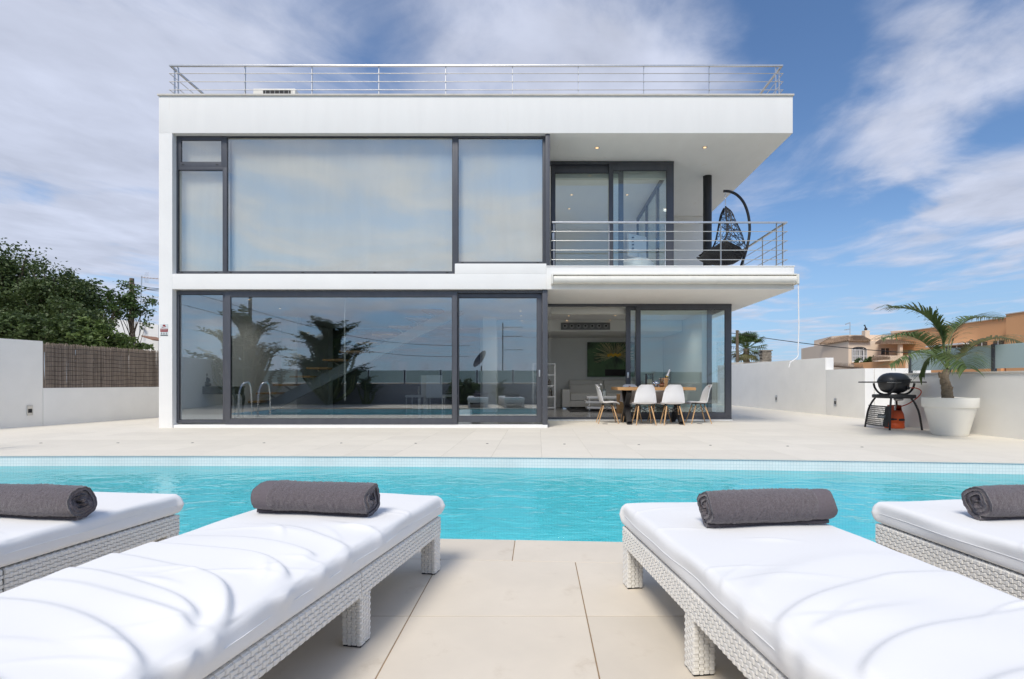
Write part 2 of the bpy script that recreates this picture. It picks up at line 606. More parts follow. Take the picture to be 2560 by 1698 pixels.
m_water = bpy.data.materials.new('pool_water')
m_water.use_nodes = True
m_water.node_tree.nodes.clear()
T = NT(m_water.node_tree)
c = T.n('ShaderNodeTexCoord')
mp = T.n('ShaderNodeMapping')
mp.inputs['Scale'].default_value = (1.0, 1.5, 1)
mp.inputs['Rotation'].default_value = (0, 0, R(12))
T.link(c.outputs['Object'], mp.inputs[0])
h = T.m('ADD', T.noise(mp.outputs[0], 2.6, 2, 0.5, 0.8), T.m('MULTIPLY', T.noise(mp.outputs[0], 8.0, 2, 0.5, 1.0), 0.24))
bp = T.n('ShaderNodeBump')
bp.inputs['Strength'].default_value = 1.0
bp.inputs['Distance'].default_value = 0.020
T.link(h, bp.inputs['Height'])
tr = T.n('ShaderNodeBsdfTransparent')
tr.inputs[0].default_value = (0.44, 0.95, 0.985, 1)
rf = T.n('ShaderNodeBsdfRefraction')
rf.inputs['IOR'].default_value = 1.33
rf.inputs['Roughness'].default_value = 0.0
rf.inputs['Color'].default_value = (0.40, 0.94, 0.98, 1)
T.link(bp.outputs[0], rf.inputs['Normal'])
gl = T.n('ShaderNodeBsdfGlossy')
gl.inputs['Roughness'].default_value = 0.02
T.link(bp.outputs[0], gl.inputs['Normal'])
m1 = T.n('ShaderNodeMixShader')
m1.inputs[0].default_value = 0.30
T.link(tr.outputs[0], m1.inputs[1])
T.link(rf.outputs[0], m1.inputs[2])
m2 = T.n('ShaderNodeMixShader')
T.link(T.m('MULTIPLY', schlick(T, 0.02, bp.outputs[0]), 0.85), m2.inputs[0])
T.link(m1.outputs[0], m2.inputs[1])
T.link(gl.outputs[0], m2.inputs[2])
o = T.n('ShaderNodeOutputMaterial')
T.link(m2.outputs[0], o.inputs[0])
wm = MB()
for i in range(NS):
    a, b = xs[i], xs[i + 1]
    wm.add([(a, near_edge(a), WATER_Z), (b, near_edge(b), WATER_Z), (b, far_edge(b), WATER_Z), (a, far_edge(a), WATER_Z)], [(0, 1, 2, 3)])
struct(wm.build('pool_water', m_water))

# terrace: a sheet that shows in the joints, and every tile on it
tn = MB()
for i in range(NS):
    a, b = xs[i], xs[i + 1]
    tn.add([(a, GY0, -0.0018), (b, GY0, -0.0018), (b, near_edge(b), -0.0018), (a, near_edge(a), -0.0018)], [(0, 1, 2, 3)])
terr_near = struct(tn.build('pool_deck', m_grout))
tf = MB()
for i in range(NS):
    a, b = xs[i], xs[i + 1]
    tf.add([(a, far_edge(a), -0.0018), (b, far_edge(b), -0.0018), (b, GY1, -0.0018), (a, GY1, -0.0018)], [(0, 1, 2, 3)])
for (a, b) in ((GX0, PX0), (PX1, GX1)):
    tf.add([(a, GY0, -0.0018), (b, GY0, -0.0018), (b, GY1, -0.0018), (a, GY1, -0.0018)], [(0, 1, 2, 3)])
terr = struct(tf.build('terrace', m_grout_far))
tile_cache = {}


def tile(parent, x0, x1, y00, y01, y10, y11, m, j=0.0022, thick=0.004):
    """one paving tile; near edge y00 (at x0) to y01 (at x1), far edge y10 to y11"""
    cx, cyy = (x0 + x1) / 2, (y00 + y11) / 2
    key = (round(x1 - x0, 4), round(y00 - cyy, 4), round(y01 - cyy, 4), round(y10 - cyy, 4), round(y11 - cyy, 4), m.name)
    if key not in tile_cache:
        b = MB()
        w = (x1 - x0) / 2 - j
        p = [(-w, y00 - cyy + j), (w, y01 - cyy + j), (w, y11 - cyy - j), (-w, y10 - cyy - j)]
        e = 0.0008
        q = [(-w + e, p[0][1] + e), (w - e, p[1][1] + e), (w - e, p[2][1] - e), (-w + e, p[3][1] - e)]
        b.add([(a, c_, -thick) for a, c_ in p] + [(a, c_, -e) for a, c_ in p] + [(a, c_, 0) for a, c_ in q],
              [(0, 1, 5, 4), (1, 2, 6, 5), (2, 3, 7, 6), (3, 0, 4, 7), (4, 5, 9, 8), (5, 6, 10, 9), (6, 7, 11, 10), (7, 4, 8, 11), (8, 9, 10, 11)])
        tile_cache[key] = b.mesh('tile', m)
    t = link('tile', tile_cache[key], parent)
    t.location = Vector((cx, cyy, 0)) - wloc(parent)
    return t


TP = 0.665
for k in range(-6, 7):                                # near deck, coping row along the water first
    a = -0.125 + TP * k
    b = a + TP
    tile(terr_near, a, b, near_edge(a) - 0.34, near_edge(b) - 0.34, near_edge(a) + 0.012, near_edge(b) + 0.012, m_tile, thick=0.03)
for k in range(-5, 6):
    a = -0.481 + TP * k
    b = a + TP
    tile(terr_near, a, b, 2.03, 2.03, near_edge(a) - 0.34, near_edge(b) - 0.34, m_tile)
    for r in range(4):
        y1 = 2.03 - 0.617 * r
        tile(terr_near, a, b, y1 - 0.617, y1 - 0.617, y1, y1, m_tile)
rest = MB()                                           # plain paving where joints no longer show
TPF = 0.595
fx = [-3.52 + TPF * k for k in range(-12, 16)]
fx = [v for v in fx if v <= 5.75]
XR = fx[-1]
rows = [6.98, 7.60, 8.22, 8.84, 9.46, 10.08]
for i in range(len(fx) - 1):
    a, b = fx[i], fx[i + 1]
    if a < -8.6:
        continue
    ys = [None] + rows
    for r in range(len(rows)):
        lo = (far_edge(a) - 0.012, far_edge(b) - 0.012) if r == 0 else (rows[r - 1], rows[r - 1])
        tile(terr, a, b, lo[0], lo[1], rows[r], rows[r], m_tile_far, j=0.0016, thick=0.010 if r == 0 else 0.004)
j = 0.005
AX0 = [v for v in fx if v >= -8.6][0]
rest.box(GX0, AX0 - j, far_edge(-8.6), 22.0, -0.0125, -0.0003)
rest.box(AX0 + j, XR - j, 10.08 + j, 22.0, -0.0125, -0.0002)
rest.box(XR + j, GX1, 8.84, 22.0, -0.0125, 0.0)
rest.box(XR + j, GX1, far_edge(GX1) + 0.6, 8.84 - 2 * j, -0.0125, -0.0004)
rest.prism([(XR + j, far_edge(XR)), (PX1, far_edge(PX1)), (GX1, far_edge(PX1)), (GX1, far_edge(GX1) + 0.6 - j), (XR + j, far_edge(GX1) + 0.6 - j)], -0.0125, -0.0004)
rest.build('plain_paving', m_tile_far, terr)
rest2 = MB()
rest2.box(GX0, -0.481 - 5 * TP - j, GY0, near_edge(-4) - 0.4, -0.0125, -0.0002)
rest2.box(-0.481 + 6 * TP + j, GX1, GY0, near_edge(4) - 0.4, -0.0125, -0.0002)
rest2.build('plain_paving', m_tile, terr_near)
for k in range(12):                                   # little round deck fixings beside the pool
    px = 105 + 186 * k + (4 if k % 3 else -3)
    yy = far_edge(X(px, 7.5)) + 1.32
    d = MB().lathe((X(px, yy), yy, 0.001), [(0.018, -0.01), (0.018, 0.002), (0.012, 0.003)], 10)
    d.build('deck_fixing', m_gasket, terr)
for (px, yy) in ((1513, 11.3), (1749, 11.35)):
    MB().lathe((X(px, yy), yy, 0.001), [(0.06, -0.01), (0.06, 0.003), (0.05, 0.004)], 16).build('floor_light', m_frame, terr)

# ------------------------------------------------------------------ the house
YF, YG = 10.33, 10.45
HX0, HX1 = X(397, YF), X(1982, YF)
ROOF_T, ROOF_B = Z(240, YF), Z(333, YF)
SLAB_B = Z(723, YF)
BAND_T, UP_T, BAL_T = Z(684.6, YF), Z(659, YF), Z(667, YF)
BX1 = X(1985.5, YF)
XP = -6.99                                             # inner side of the left pillar wall
XS = X(1369, YF)                                       # where the balcony recess begins
house = thing('modern_house', 'white flat-roofed two-storey modern house with large glazing behind the pool', 'house', (-1.2, YF, 0))


def hb(name, m, *b, bev=0.006, parent=None):
    mb = MB()
    for q in b:
        mb.box(*q)
    return mb.build(name, m, parent or house, bev=bev)


YB = 18.2
hb('side_wall', m_plaster, (HX0, XP, YF, YB, 0, ROOF_B))
roof = hb('roof_slab', m_fascia, (HX0, HX1, YF, YB, ROOF_B, ROOF_T))
hb('coping', m_coping, (HX0 - 0.02, HX1 + 0.02, YF - 0.025, YB + 0.02, ROOF_T, ROOF_T + 0.032), parent=roof)
XU = X(1366, YF)
slab = hb('floor_slab', m_plaster, (XP, XU, YF, YB - 0.2, SLAB_B, BAND_T))
hb('wall_band', m_plaster, (X(1137, YF), XU, YF, YF + 0.25, BAND_T, UP_T))
balc = hb('balcony_slab', m_fascia, (XU, BX1, YF, YB - 0.2, SLAB_B - 0.002, BAL_T))
hb('coping', m_plaster, (XU, BX1 + 0.012, YF - 0.012, YF + 0.3, BAL_T, BAL_T + 0.02), parent=balc)
hb('plinth', m_plaster, (XP, XS, YF + 0.03, YF + 0.26, -0.01, 0.055))
hb('back_wall', m_plaster, (XP, X(1982, YF), YB - 0.2, YB, -0.01, ROOF_B))
YD, YL = 11.63, 12.26                                  # upper and lower sliding doors
XD0, XD1 = X(1374.5, YD), X(1684.7, YD)
XL0, XL1 = X(1370, YL), X(1829, YL)
hb('rear_wall', m_plaster, (XD1 + 0.05, HX1 - 0.02, 15.5, 15.75, BAL_T, ROOF_B - 0.001))
hb('rear_wall', m_plaster, (XL1 - 0.22, XL1, 13.76, YB - 0.2, -0.01, SLAB_B - 0.003))
m_infloor = mat('grey_polished_floor', (0.26, 0.255, 0.25), 0.18, var=0.08, vscale=2)
hb('interior_floor', m_infloor, (XP, XS + 0.01, YF + 0.26, YB - 0.2, -0.01, 0.05), bev=0)
hb('interior_floor', m_infloor, (XS + 0.01, XL1 - 0.1, YL + 0.08, YB - 0.2, -0.01, 0.049), bev=0)
m_inwall = mat('grey_interior_wall', (0.76, 0.76, 0.74), 0.85, var=0.02)
hb('interior_wall', m_inwall, (XP, XP + 0.012, YF + 0.30, 14.7, 0.05, SLAB_B), bev=0)
hb('interior_wall', m_inwall, (XP + 0.012, -6.55, 14.7, 14.95, 0.05, SLAB_B), bev=0)
m_dkwall = mat('dim_hall_wall', (0.10, 0.10, 0.11), 0.9, var=0.06)  # dimness of the deep hall put into the wall colour
hb('interior_wall', m_dkwall, (XP + 0.2, -1.9, 17.9, 17.99, 0.05, SLAB_B), bev=0)
hb('interior_wall', m_inwall, (-1.9, XL1 - 0.25, 17.88, 17.99, 0.05, SLAB_B - 0.004), bev=0)
bulk = hb('bulkhead', m_inwall, (-1.5, XL1 - 0.25, 15.5, 17.88, 2.34, SLAB_B - 0.004))
hb('interior_column', m_plaster, (X(1207, 14.9), X(1241, 14.9), 14.9, 15.3, 0.05, SLAB_B))
# air outlet with seven round nozzles
ac = hb('air_outlet', mat('grey_outlet_panel', (0.16, 0.165, 0.175), 0.5), (X(1402, 15.5), X(1525, 15.5), 15.47, 15.5, Z(825, 15.5), Z(807, 15.5)))
m_noz = mat('grey_nozzle', (0.30, 0.31, 0.32), 0.4)
for k in range(7):
    cx = X(1360 + (245 + 77.5 * k) * 0.2168, 15.45)
    cz = Z(740 + 350 * 0.2168, 15.45)
    MB().lathe((0, 0, 0), [(0.062, -0.01), (0.064, 0.02), (0.05, 0.03), (0.03, 0.028)], 16).xform(
        Matrix.Translation((cx, 15.465, cz)) @ Matrix.Rotation(R(90), 4, 'X')).build('nozzle', m_noz, ac, smooth=True)
    MB().lathe((0, 0, 0), [(0.03, 0.0), (0.03, 0.004)], 12).xform(
        Matrix.Translation((cx - 0.012 + 0.004 * k, 15.434, cz + 0.012)) @ Matrix.Rotation(R(90), 4, 'X')).build('nozzle_mouth', m_gasket, ac)

# ---- glazing of the front: every sash is a window with its own panes
KG = YG


def gx(px, Y=KG):
    return X(px, Y)


def gz(py, Y=KG):
    return Z(py, Y)


def sash(name, x0, x1, z0, z1, y, l, r, t, b, gmat, depth=0.06, label=None, bev=0.004, blind=False):
    w = MB().frame(x0, x1, z0, z1, y, y + depth, l, r, t, b).build(name, m_frame, house, bev=bev)
    if label:
        w['label'] = label
    g = 0.008
    MB().frame(x0 + l, x1 - r, z0 + b, z1 - t, y + 0.012, y + 0.03, g, g, g, g).build('gasket', m_gasket, w)
    MB().box(x0 + l + 0.002, x1 - r - 0.002, y + 0.016, y + 0.026, z0 + b + 0.002, z1 - t - 0.002).build('pane', gmat, w)
    return w


# upper floor, left to right
TOPF = ROOF_B - 0.01
b0 = gz(684)
up1 = sash('window', gx(438), gx(566), gz(418), gz(338), YG, gx(452) - gx(438), gx(566) - gx(553), gz(338) - gz(350), gz(405) - gz(418), m_glass_up)
up2 = sash('window', gx(438), gx(566), b0, gz(418), YG + 0.001, gx(445) - gx(438), gx(566) - gx(556.5), gz(418) - gz(425), gz(679) - b0, m_glass_up)
up3 = sash('window', gx(566), gx(1138), b0, gz(338), YG + 0.002, 0.012, gx(1138) - gx(1131), gz(338) - gz(343.5), gz(679) - b0, m_glass_up)
up4 = sash('window', gx(1138), gx(1363.6), gz(660), gz(338), YG + 0.001, gx(1145) - gx(1138), gx(1363.6) - gx(1357), gz(338) - gz(345), gz(655) - gz(660), m_glass_up)
hb('corner_post', m_frame, (gx(1363.6), gx(1374.5), YG - 0.09, YD, gz(667), ROOF_B), bev=0.004)
for (w, x0, x1, z0, z1) in ((up1, 441, 562, 414, 340), (up2, 441, 562, 682, 422), (up3, 568, 1134, 683, 339), (up4, 1142, 1360, 659, 339)):
    n = 64
    b = MB()
    xa, xb = gx(x0), gx(x1)
    za, zb = gz(z0), gz(z1)
    vv, ff = [], []
    rr = random.Random(int(x0))
    for i in range(n + 1):
        q = xa + (xb - xa) * i / n
        dyy = 0.0015 * math.sin(i * 0.5 + x0) + 0.0006 * math.sin(i * 1.3)
        vv += [(q, YG + 0.16 + dyy, za), (q, YG + 0.16 + dyy * 0.4, zb)]
    for i in range(n):
        ff.append((2 * i, 2 * i + 2, 2 * i + 3, 2 * i + 1))
    b.add(vv, ff)
    b.build('blind', m_blind, w, smooth=True)
for (px, py) in ((455, 681.5), (540, 681.5), (577, 681.5), (757, 681.5), (937, 681.5), (1118, 681.5), (1156, 657.5), (1345, 657.5), (457, 412), (543, 412)):
    MB().box(gx(px - 3), gx(px + 3), YG - 0.003, YG + 0.003, gz(py + 1), gz(py - 1)).build('drain_slot', m_gasket, house)
# ground floor
lo1 = sash('window', gx(439), gx(564), gz(1057.5), gz(727), YG, gx(447.7) - gx(439), gx(564) - gx(557), gz(727) - gz(736.5), gz(1050) - gz(1057.5), m_glass)
lo2 = sash('sliding_door', gx(564), gx(1143), gz(1060.5), gz(728), YG - 0.03, gx(578) - gx(564), gx(1143) - gx(1131), gz(728) - gz(743), gz(1047) - gz(1060.5), m_glass, 0.07)
hb('head_track', m_frame, (gx(1143), gx(1356), YG - 0.02, YG + 0.1, gz(733), gz(727)), bev=0.003)
lo3 = sash('sliding_door', gx(1143) + 0.004, gx(1355), gz(1056), gz(733.5), YG + 0.03, 0.02, gx(1355) - gx(1342.5), gz(733.5) - gz(744), gz(1041) - gz(1056), m_glass, 0.07)
hb('corner_post', m_frame, (gx(1356), gx(1369), YG - 0.07, YG + 0.08, -0.002, SLAB_B), bev=0.004)
MB().box(gx(1347), gx(1350.5), YG + 0.018, YG + 0.03, gz(942), gz(925)).build('handle', m_steel, lo3, bev=0.004)
# recessed sliding doors under the balcony
hb('head_track', m_frame, (XL0, XL1, YL - 0.01, YL + 0.13, SLAB_B - 0.055, SLAB_B - 0.004), bev=0.003)
hb('sill_track', m_frame, (XL0, XL1, YL - 0.01, YL + 0.13, 0.03, 0.075), bev=0.003)
hb('plinth', m_plaster, (XL0, XL1 + 0.01, YL - 0.03, YL + 0.13, -0.01, 0.028), bev=0.004)
zt, zb = SLAB_B - 0.056, 0.076
rd2 = sash('sliding_door', X(1590, YL), XL1, zb, zt, YL, X(1601, YL) - X(1590, YL), XL1 - X(1813, YL), zt - Z(774, YL), Z(1032, YL) - zb, m_glass_open)
rd1 = sash('sliding_door', X(1565, YL + .06), X(1780, YL + .06), zb, zt, YL + 0.065, X(1576, YL) - X(1565, YL), 0.10, zt - Z(774, YL), Z(1032, YL) - zb, m_glass_open)
MB().box(X(1569, YL), X(1573, YL), YL + 0.052, YL + 0.064, Z(945, YL), Z(931, YL)).build('handle', m_steel, rd1, bev=0.003)


def side_glazing(x, ya, yb, z0, z1, n, nm='side_window'):
    for k in range(n):
        a, b = ya + (yb - ya) * k / n, ya + (yb - ya) * (k + 1) / n
        fr_ = MB()
        fr_.box(x - 0.06, x, a, a + 0.07, z0, z1)
        fr_.box(x - 0.06, x, b - 0.07, b, z0, z1)
        fr_.box(x - 0.06, x, a + 0.07, b - 0.07, z0, z0 + 0.09)
        fr_.box(x - 0.06, x, a + 0.07, b - 0.07, z1 - 0.09, z1)
        w = fr_.build(nm, m_frame, house, bev=0.003)
        MB().box(x - 0.034, x - 0.026, a + 0.072, b - 0.072, z0 + 0.092, z1 - 0.092).build('pane', m_glass_open, w)


side_glazing(XL1 - 0.002, YL + 0.131, 13.75, 0.051, SLAB_B - 0.004, 1)
side_glazing(XS - 0.005, YG + 0.10, YL - 0.02, 0.051, SLAB_B - 0.004, 1)
# upper sliding doors on the balcony
zt, zb = ROOF_B - 0.012, BAL_T
hb('head_track', m_frame, (XD0, XD1, YD - 0.01, YD + 0.13, zt - 0.05, zt), bev=0.003)
ud2 = sash('sliding_door', X(1522, YD), XD1, zb, zt - 0.051, YD, X(1532.5, YD) - X(1522, YD), XD1 - X(1667, YD), zt - Z(420, YD), 0.08, m_glass_open)
ud1 = sash('sliding_door', X(1377, YD), X(1560, YD), zb, zt - 0.051, YD + 0.065, X(1388, YD) - X(1377, YD), 0.10, zt - Z(423, YD), 0.08, m_glass_open)
MB().box(X(1380, YD), X(1384, YD), YD + 0.052, YD + 0.064, Z(598, YD), Z(581, YD)).build('handle', m_steel, ud1, bev=0.003)
side_glazing(XD1 - 0.002, YD + 0.131, 15.7, BAL_T, ROOF_B - 0.002, 3)
hb('interior_wall', m_inwall, (-0.3, XD1 - 0.2, 16.9, 17.1, BAL_T, ROOF_B - 0.002), bev=0)
hb('interior_wall', m_inwall, (-0.45, -0.3, 10.9, 17.1, BAND_T, ROOF_B - 0.002), bev=0)
# roller cassette blinds inside the door heads
m_cream = mat('cream_roller_blind', (0.66, 0.655, 0.61), 0.8, var=0.03)
hb('blind_roll', m_cream, (X(1377, 12.6), X(1564, 12.6), 12.45, 12.60, SLAB_B - 0.21, SLAB_B - 0.06), bev=0.03)
hb('blind_roll', m_cream, (XD0 + 0.1, XD1 - 0.12, YD + 0.2, YD + 0.32, ROOF_B - 0.30, ROOF_B - 0.06), bev=0.02)
MB().tube([(X(1375, 12.5), 12.5, 2.45), (X(1375, 12.5), 12.5, 0.55)], 0.004, 5).build('blind_chain', m_cream, house)
MB().tube([(X(861, 10.6), 10.6, 2.5), (X(860.5, 10.6), 10.6, 0.55), (X(862.5, 10.6), 10.6, 0.5), (X(863.5, 10.6), 10.6, 0.56), (X(862, 10.6), 10.6, 2.5)], 0.004, 5).build('blind_chain', m_cream, house)
# round column on the balcony
MB().lathe((X(1768.5, 12.5), 12.5, BAL_T), [(0.098, 0), (0.098, ROOF_B - BAL_T)], 32).build('round_column', m_black, house, smooth=True)
# recessed spotlights
m_lampg = mat('warm_lamp', (0.8, 0.6, 0.4), 0.4, emit=(1.0, 0.62, 0.30, 1.1))


def spot(x, y, z, r=0.045, watt=0):
    ring = MB().lathe((x, y, z), [(r * 0.72, -0.002), (r, -0.006), (r * 1.15, -0.006), (r * 1.2, 0.0)], 20).build('spotlight', m_steel, house, smooth=True)
    MB().lathe((x, y, z), [(r * 0.7, -0.0075), (r * 0.68, -0.0015)], 16).build('lamp', m_lampg, ring)
    if watt:
        ld_ = bpy.data.lights.new('spot_lamp', 'SPOT')
        ld_.energy = watt
        ld_.spot_size = R(150)
        ld_.spot_blend = 0.8
        ld_.shadow_soft_size = 0.06
        ld_.color = (1.0, 0.93, 0.84)
        lo_ = bpy.data.objects.new('spot_lamp', ld_)
        COL.objects.link(lo_)
        lo_.parent = house
        lo_.location = Vector((x, y, z - 0.02)) - house.location


for (px, py) in ((1492.5, 369.5), (1762, 368.5)):
    yy = (ROOF_B - CAMH) * FPX / (HOR - py)
    spot(X(px, yy), yy, ROOF_B)
for (px, py) in ((1437, 446), (1588, 445.5), (1429, 487), (1568, 487), (1423, 522), (1552, 522)):
    yy = (ROOF_B - CAMH) * FPX / (HOR - py)
    spot(X(px, yy), yy, ROOF_B, 0.04, 20)
for (px, py) in ((1422, 789), (1538, 788.5), (1417, 800), (1525, 799.5), (1301, 777), (1303, 789), (1306, 800), (1655, 788)):
    yy = (SLAB_B - CAMH) * FPX / (HOR - py)
    spot(X(px, yy), yy, SLAB_B - 0.004, 0.035, 0 if yy > 14.6 else (36 if px > 1400 else 22))
for (xx, yy) in ((-6.2, 11.6), (-6.2, 13.0)):  # two unseen spots, added to brighten the left hall
    spot(xx, yy, SLAB_B - 0.004, 0.035, 16)

# ---- railings
def railing(name, label, x0, x1, y0, y1, zbase, zrail, posts, sideposts, bars, left=True):
    rl = thing(name, label, 'railing', ((x0 + x1) / 2, y0, zbase))
    s = 0.042
    MB().box(x0, x1, y0 - s / 2, y0 + s / 2, zrail - 0.03, zrail).build('handrail', m_steel, rl, bev=0.004)
    sides = [x1] + ([x0] if left else [])
    for xx in sides:
        sg = -1 if xx == x1 else 1
        MB().box(min(xx, xx + sg * s), max(xx, xx + sg * s), y0 + s / 2 + 0.001, y1, zrail - 0.03, zrail).build('handrail', m_steel, rl, bev=0.004)
    for zz in bars:
        MB().tube([(x0 - 0.01, y0, zz), (x1 + 0.01, y0, zz)], 0.0075, 8).build('bar', m_steel, rl, smooth=True)
        for xx in sides:
            sg = -1 if xx == x1 else 1
            MB().tube([(xx, y0, zz + 0.0005), (xx, y1, zz + 0.0005)], 0.0075, 8).build('bar', m_steel, rl, smooth=True)
    for xx in posts:
        MB().box(xx - 0.006, xx + 0.006, y0 + 0.009, y0 + 0.049, zbase, zrail - 0.031).build('post', m_steel, rl)
    for xx in sides:
        sg = -1 if xx == x1 else 1
        for yy in sideposts:
            MB().box(min(xx + sg * .012, xx + sg * 0.024), max(xx + sg * .012, xx + sg * 0.024), yy - 0.02, yy + 0.02, zbase, zrail - 0.031).build('post', m_steel, rl)
    return rl


YR = 10.62
railing('roof_railing', 'steel railing with three horizontal bars along the flat roof edge', X(424, YR), X(1957, YR), YR, 17.8, ROOF_T + 0.03, Z(163, YR),
        [X(p, YR) for p in (443, 611, 779, 946.5, 1114, 1281, 1445.7, 1610, 1774, 1940.6)], [10.74, 12.2, 13.7], [Z(p, YR) for p in (184, 204.5, 225)])
YR2 = 10.45
railing('balcony_railing', 'steel balcony railing with four horizontal bars in front of the upper doors', X(1380, YR2), X(1968, YR2), YR2, 15.4, BAL_T + 0.02, Z(554.5, YR2),
        [X(p, YR2) for p in (1385, 1522.6, 1664, 1803, 1943)], [10.60, 11.55, 12.6, 13.7], [Z(p, YR2) for p in (579, 602, 625.7, 649.5)], left=False)

# ---- awning on the balcony front
YA = 10.13
aw = thing('awning', 'rolled-up white awning cassette fixed along the balcony edge', 'awning', (X(1690, YA), YF, 2.7))
xa, xb = X(1384, YA), X(1993, YA)
za, zb = Z(708, YA), Z(688, YA)
m_awn = mat('cream_lacquer', (0.74, 0.725, 0.665), 0.45, var=0.05, vscale=3, dark=(0.5, 0.46, 0.38), dthr=(0.66, 0.9), dscale=4, stretch=(2, 1, 0.6))
prof = []
for k in range(13):
    w = R(-100 + 200 * k / 12)
    prof.append((YA + 0.075 - math.cos(w) * 0.075, (za + zb) / 2 + math.sin(w) * (zb - za) / 2))
b = MB()
n = len(prof)
b.add([(xa, y, z) for y, z in prof] + [(xb, y, z) for y, z in prof], [(i, i + 1, n + i + 1, n + i) for i in range(n - 1)] + [tuple(range(n - 1, -1, -1)), tuple(range(n, 2 * n)), (0, n, 2 * n - 1, n - 1)])
b.build('cassette_front', m_awn, aw, smooth=True)
MB().box(xa - 0.03, xb + 0.012, YA + 0.03, YF - 0.002, Z(686.5, YA), Z(683.5, YA)).build('cover_plate', m_awn, aw, bev=0.003)
for xx in (xa - 0.045, xb + 0.002):
    MB().box(xx, xx + 0.04, YA - 0.005, YF - 0.002, za - 0.01, Z(685, YA)).build('end_bracket', m_awn, aw, bev=0.01)
xr = X(1995, YA) + 0.02
rod = [(xr, YA + 0.03, Z(700, YA)), (xr + 0.005, YA + 0.03, Z(760, YA)), (X(1999, YA), YA + 0.03, Z(820, YA)), (X(1997, YA), YA + 0.03, Z(875, YA))]
MB().tube(crom(rod, 6), 0.011, 8).build('crank_rod', m_shell, aw, smooth=True)
MB().tube(crom([rod[-1], (X(1996, YA), YA + 0.02, Z(891, YA)), (X(1982, YA), YA, Z(902, YA)), (X(1976, YA), YA, Z(906, YA)), (X(1972, YA), YA, Z(919, YA))], 5), 0.0085, 8).build('crank_handle', m_shell, aw, smooth=True)
MB().lathe((xr, YA + 0.03, za - 0.0), [(0.014, -0.02), (0.018, 0.0), (0.014, 0.05)], 10).build('gear_eye', m_steel, aw, smooth=True)

# ---- alarm sign on the pillar (small marks, the lettering is not readable in the photograph)
sg = thing('alarm_sign', 'small white alarm notice with a red band on the pillar', 'sign', (X(411, YF), YF - 0.006, Z(840, YF)))
sx0, sx1, sz0, sz1 = X(401.3, YF), X(420, YF), Z(839.5, YF), Z(810.5, YF)
m_sign = mat('sign_white', (0.60, 0.64, 0.65), 0.4, var=0.02)
m_signk = mat('sign_dark', (0.035, 0.05, 0.05), 0.5)
m_signr = mat('sign_red', (0.25, 0.012, 0.012), 0.5)
MB().box(sx0, sx1, YF - 0.006, YF - 0.001, sz0, sz1).build('plate', m_sign, sg, bev=0.001)


def smark(x0, x1, z0, z1, m, yy=-0.0072, nm='mark'):
    w, h_ = sx1 - sx0, sz1 - sz0
    MB().box(sx0 + w * x0, sx0 + w * x1, YF + yy, YF - 0.0062, sz0 + h_ * z0, sz0 + h_ * z1).build(nm, m, sg)


smark(0.0, 1.0, 0.335, 0.60, m_signr, nm='red_band')
smark(0.33, 0.67, 0.82, 0.95, m_signr, nm='emblem')
smark(0.0, 1.0, 0.0, 0.06, m_signk, nm='foot_band')
for k in range(7):
    smark(0.20 + 0.085 * k, 0.26 + 0.085 * k, 0.685 + 0.010 * k, 0.755 + 0.010 * k, m_signr)
    smark(0.10 + 0.115 * k, 0.18 + 0.115 * k, 0.47, 0.525, m_sign, -0.0085)
for k in range(3):
    smark(0.09 + 0.32 * k, 0.25 + 0.32 * k, 0.12, 0.19, m_signk)
    smark(0.10 + 0.32 * k, 0.24 + 0.32 * k, 0.26, 0.285, m_signk)

# ---- air-conditioning unit on the roof
YAC = 11.4
acu = thing('air_conditioner', 'cream outdoor air-conditioning unit behind the roof railing', 'air conditioner', (X(688, YAC), YAC, ROOF_T))
zt_, zb_ = Z(221.5, YAC), ROOF_T + 0.03
MB().box(X(633, YAC), X(738, YAC), YAC, YAC + 0.34, zb_, zt_).build('casing', m_awn, acu, bev=0.015)
MB().frame(X(656, YAC), X(730, YAC), zb_ + 0.01, zt_ - 0.03, YAC - 0.012, YAC + 0.001, 0.02, 0.02, 0.015, 0.02).build('grille_frame', m_awn, acu)
MB().box(X(658, YAC), X(728, YAC), YAC - 0.004, YAC - 0.001, zb_ + 0.02, zt_ - 0.04).build('grille_opening', m_gasket, acu)
for k in range(4):
    zz = zb_ + 0.03 + k * 0.03
    if zz < zt_ - 0.05:
        MB().box(X(659, YAC), X(727, YAC), YAC - 0.010, YAC - 0.005, zz, zz + 0.008).build('slat', m_steel, acu)
for k in range(6):
    xx = X(664 + k * 11.5, YAC)
    MB().box(xx, xx + 0.007, YAC - 0.0115, YAC - 0.0102, zb_ + 0.02, zt_ - 0.045).build('slat', m_steel, acu)


# ------------------------------------------------------------------ boundary walls
def wall_poly(name, label, pts, z0, z1, thick, m=m_wall, cat='wall', side=1, cope=None):
    """wall along a plan line, thickness to the outer side"""
    w = MB()
    for i in range(len(pts) - 1):
        a, b_ = Vector((*pts[i], 0)), Vector((*pts[i + 1], 0))
        d = (b_ - a).normalized()
        nrm = Vector((d.y, -d.x, 0)) * side * thick
        w.prism([(a.x, a.y), (b_.x, b_.y), (b_.x + nrm.x, b_.y + nrm.y), (a.x + nrm.x, a.y + nrm.y)] if side < 0 else
                [(a.x + nrm.x, a.y + nrm.y), (b_.x + nrm.x, b_.y + nrm.y), (b_.x, b_.y), (a.x, a.y)], z0, z1)
    o = tag(w.build(name, m, bev=0.008), label, cat)
    return o


def LX(y):                                             # left boundary line
    return -10.1 + (y - 10.15) * 0.2125


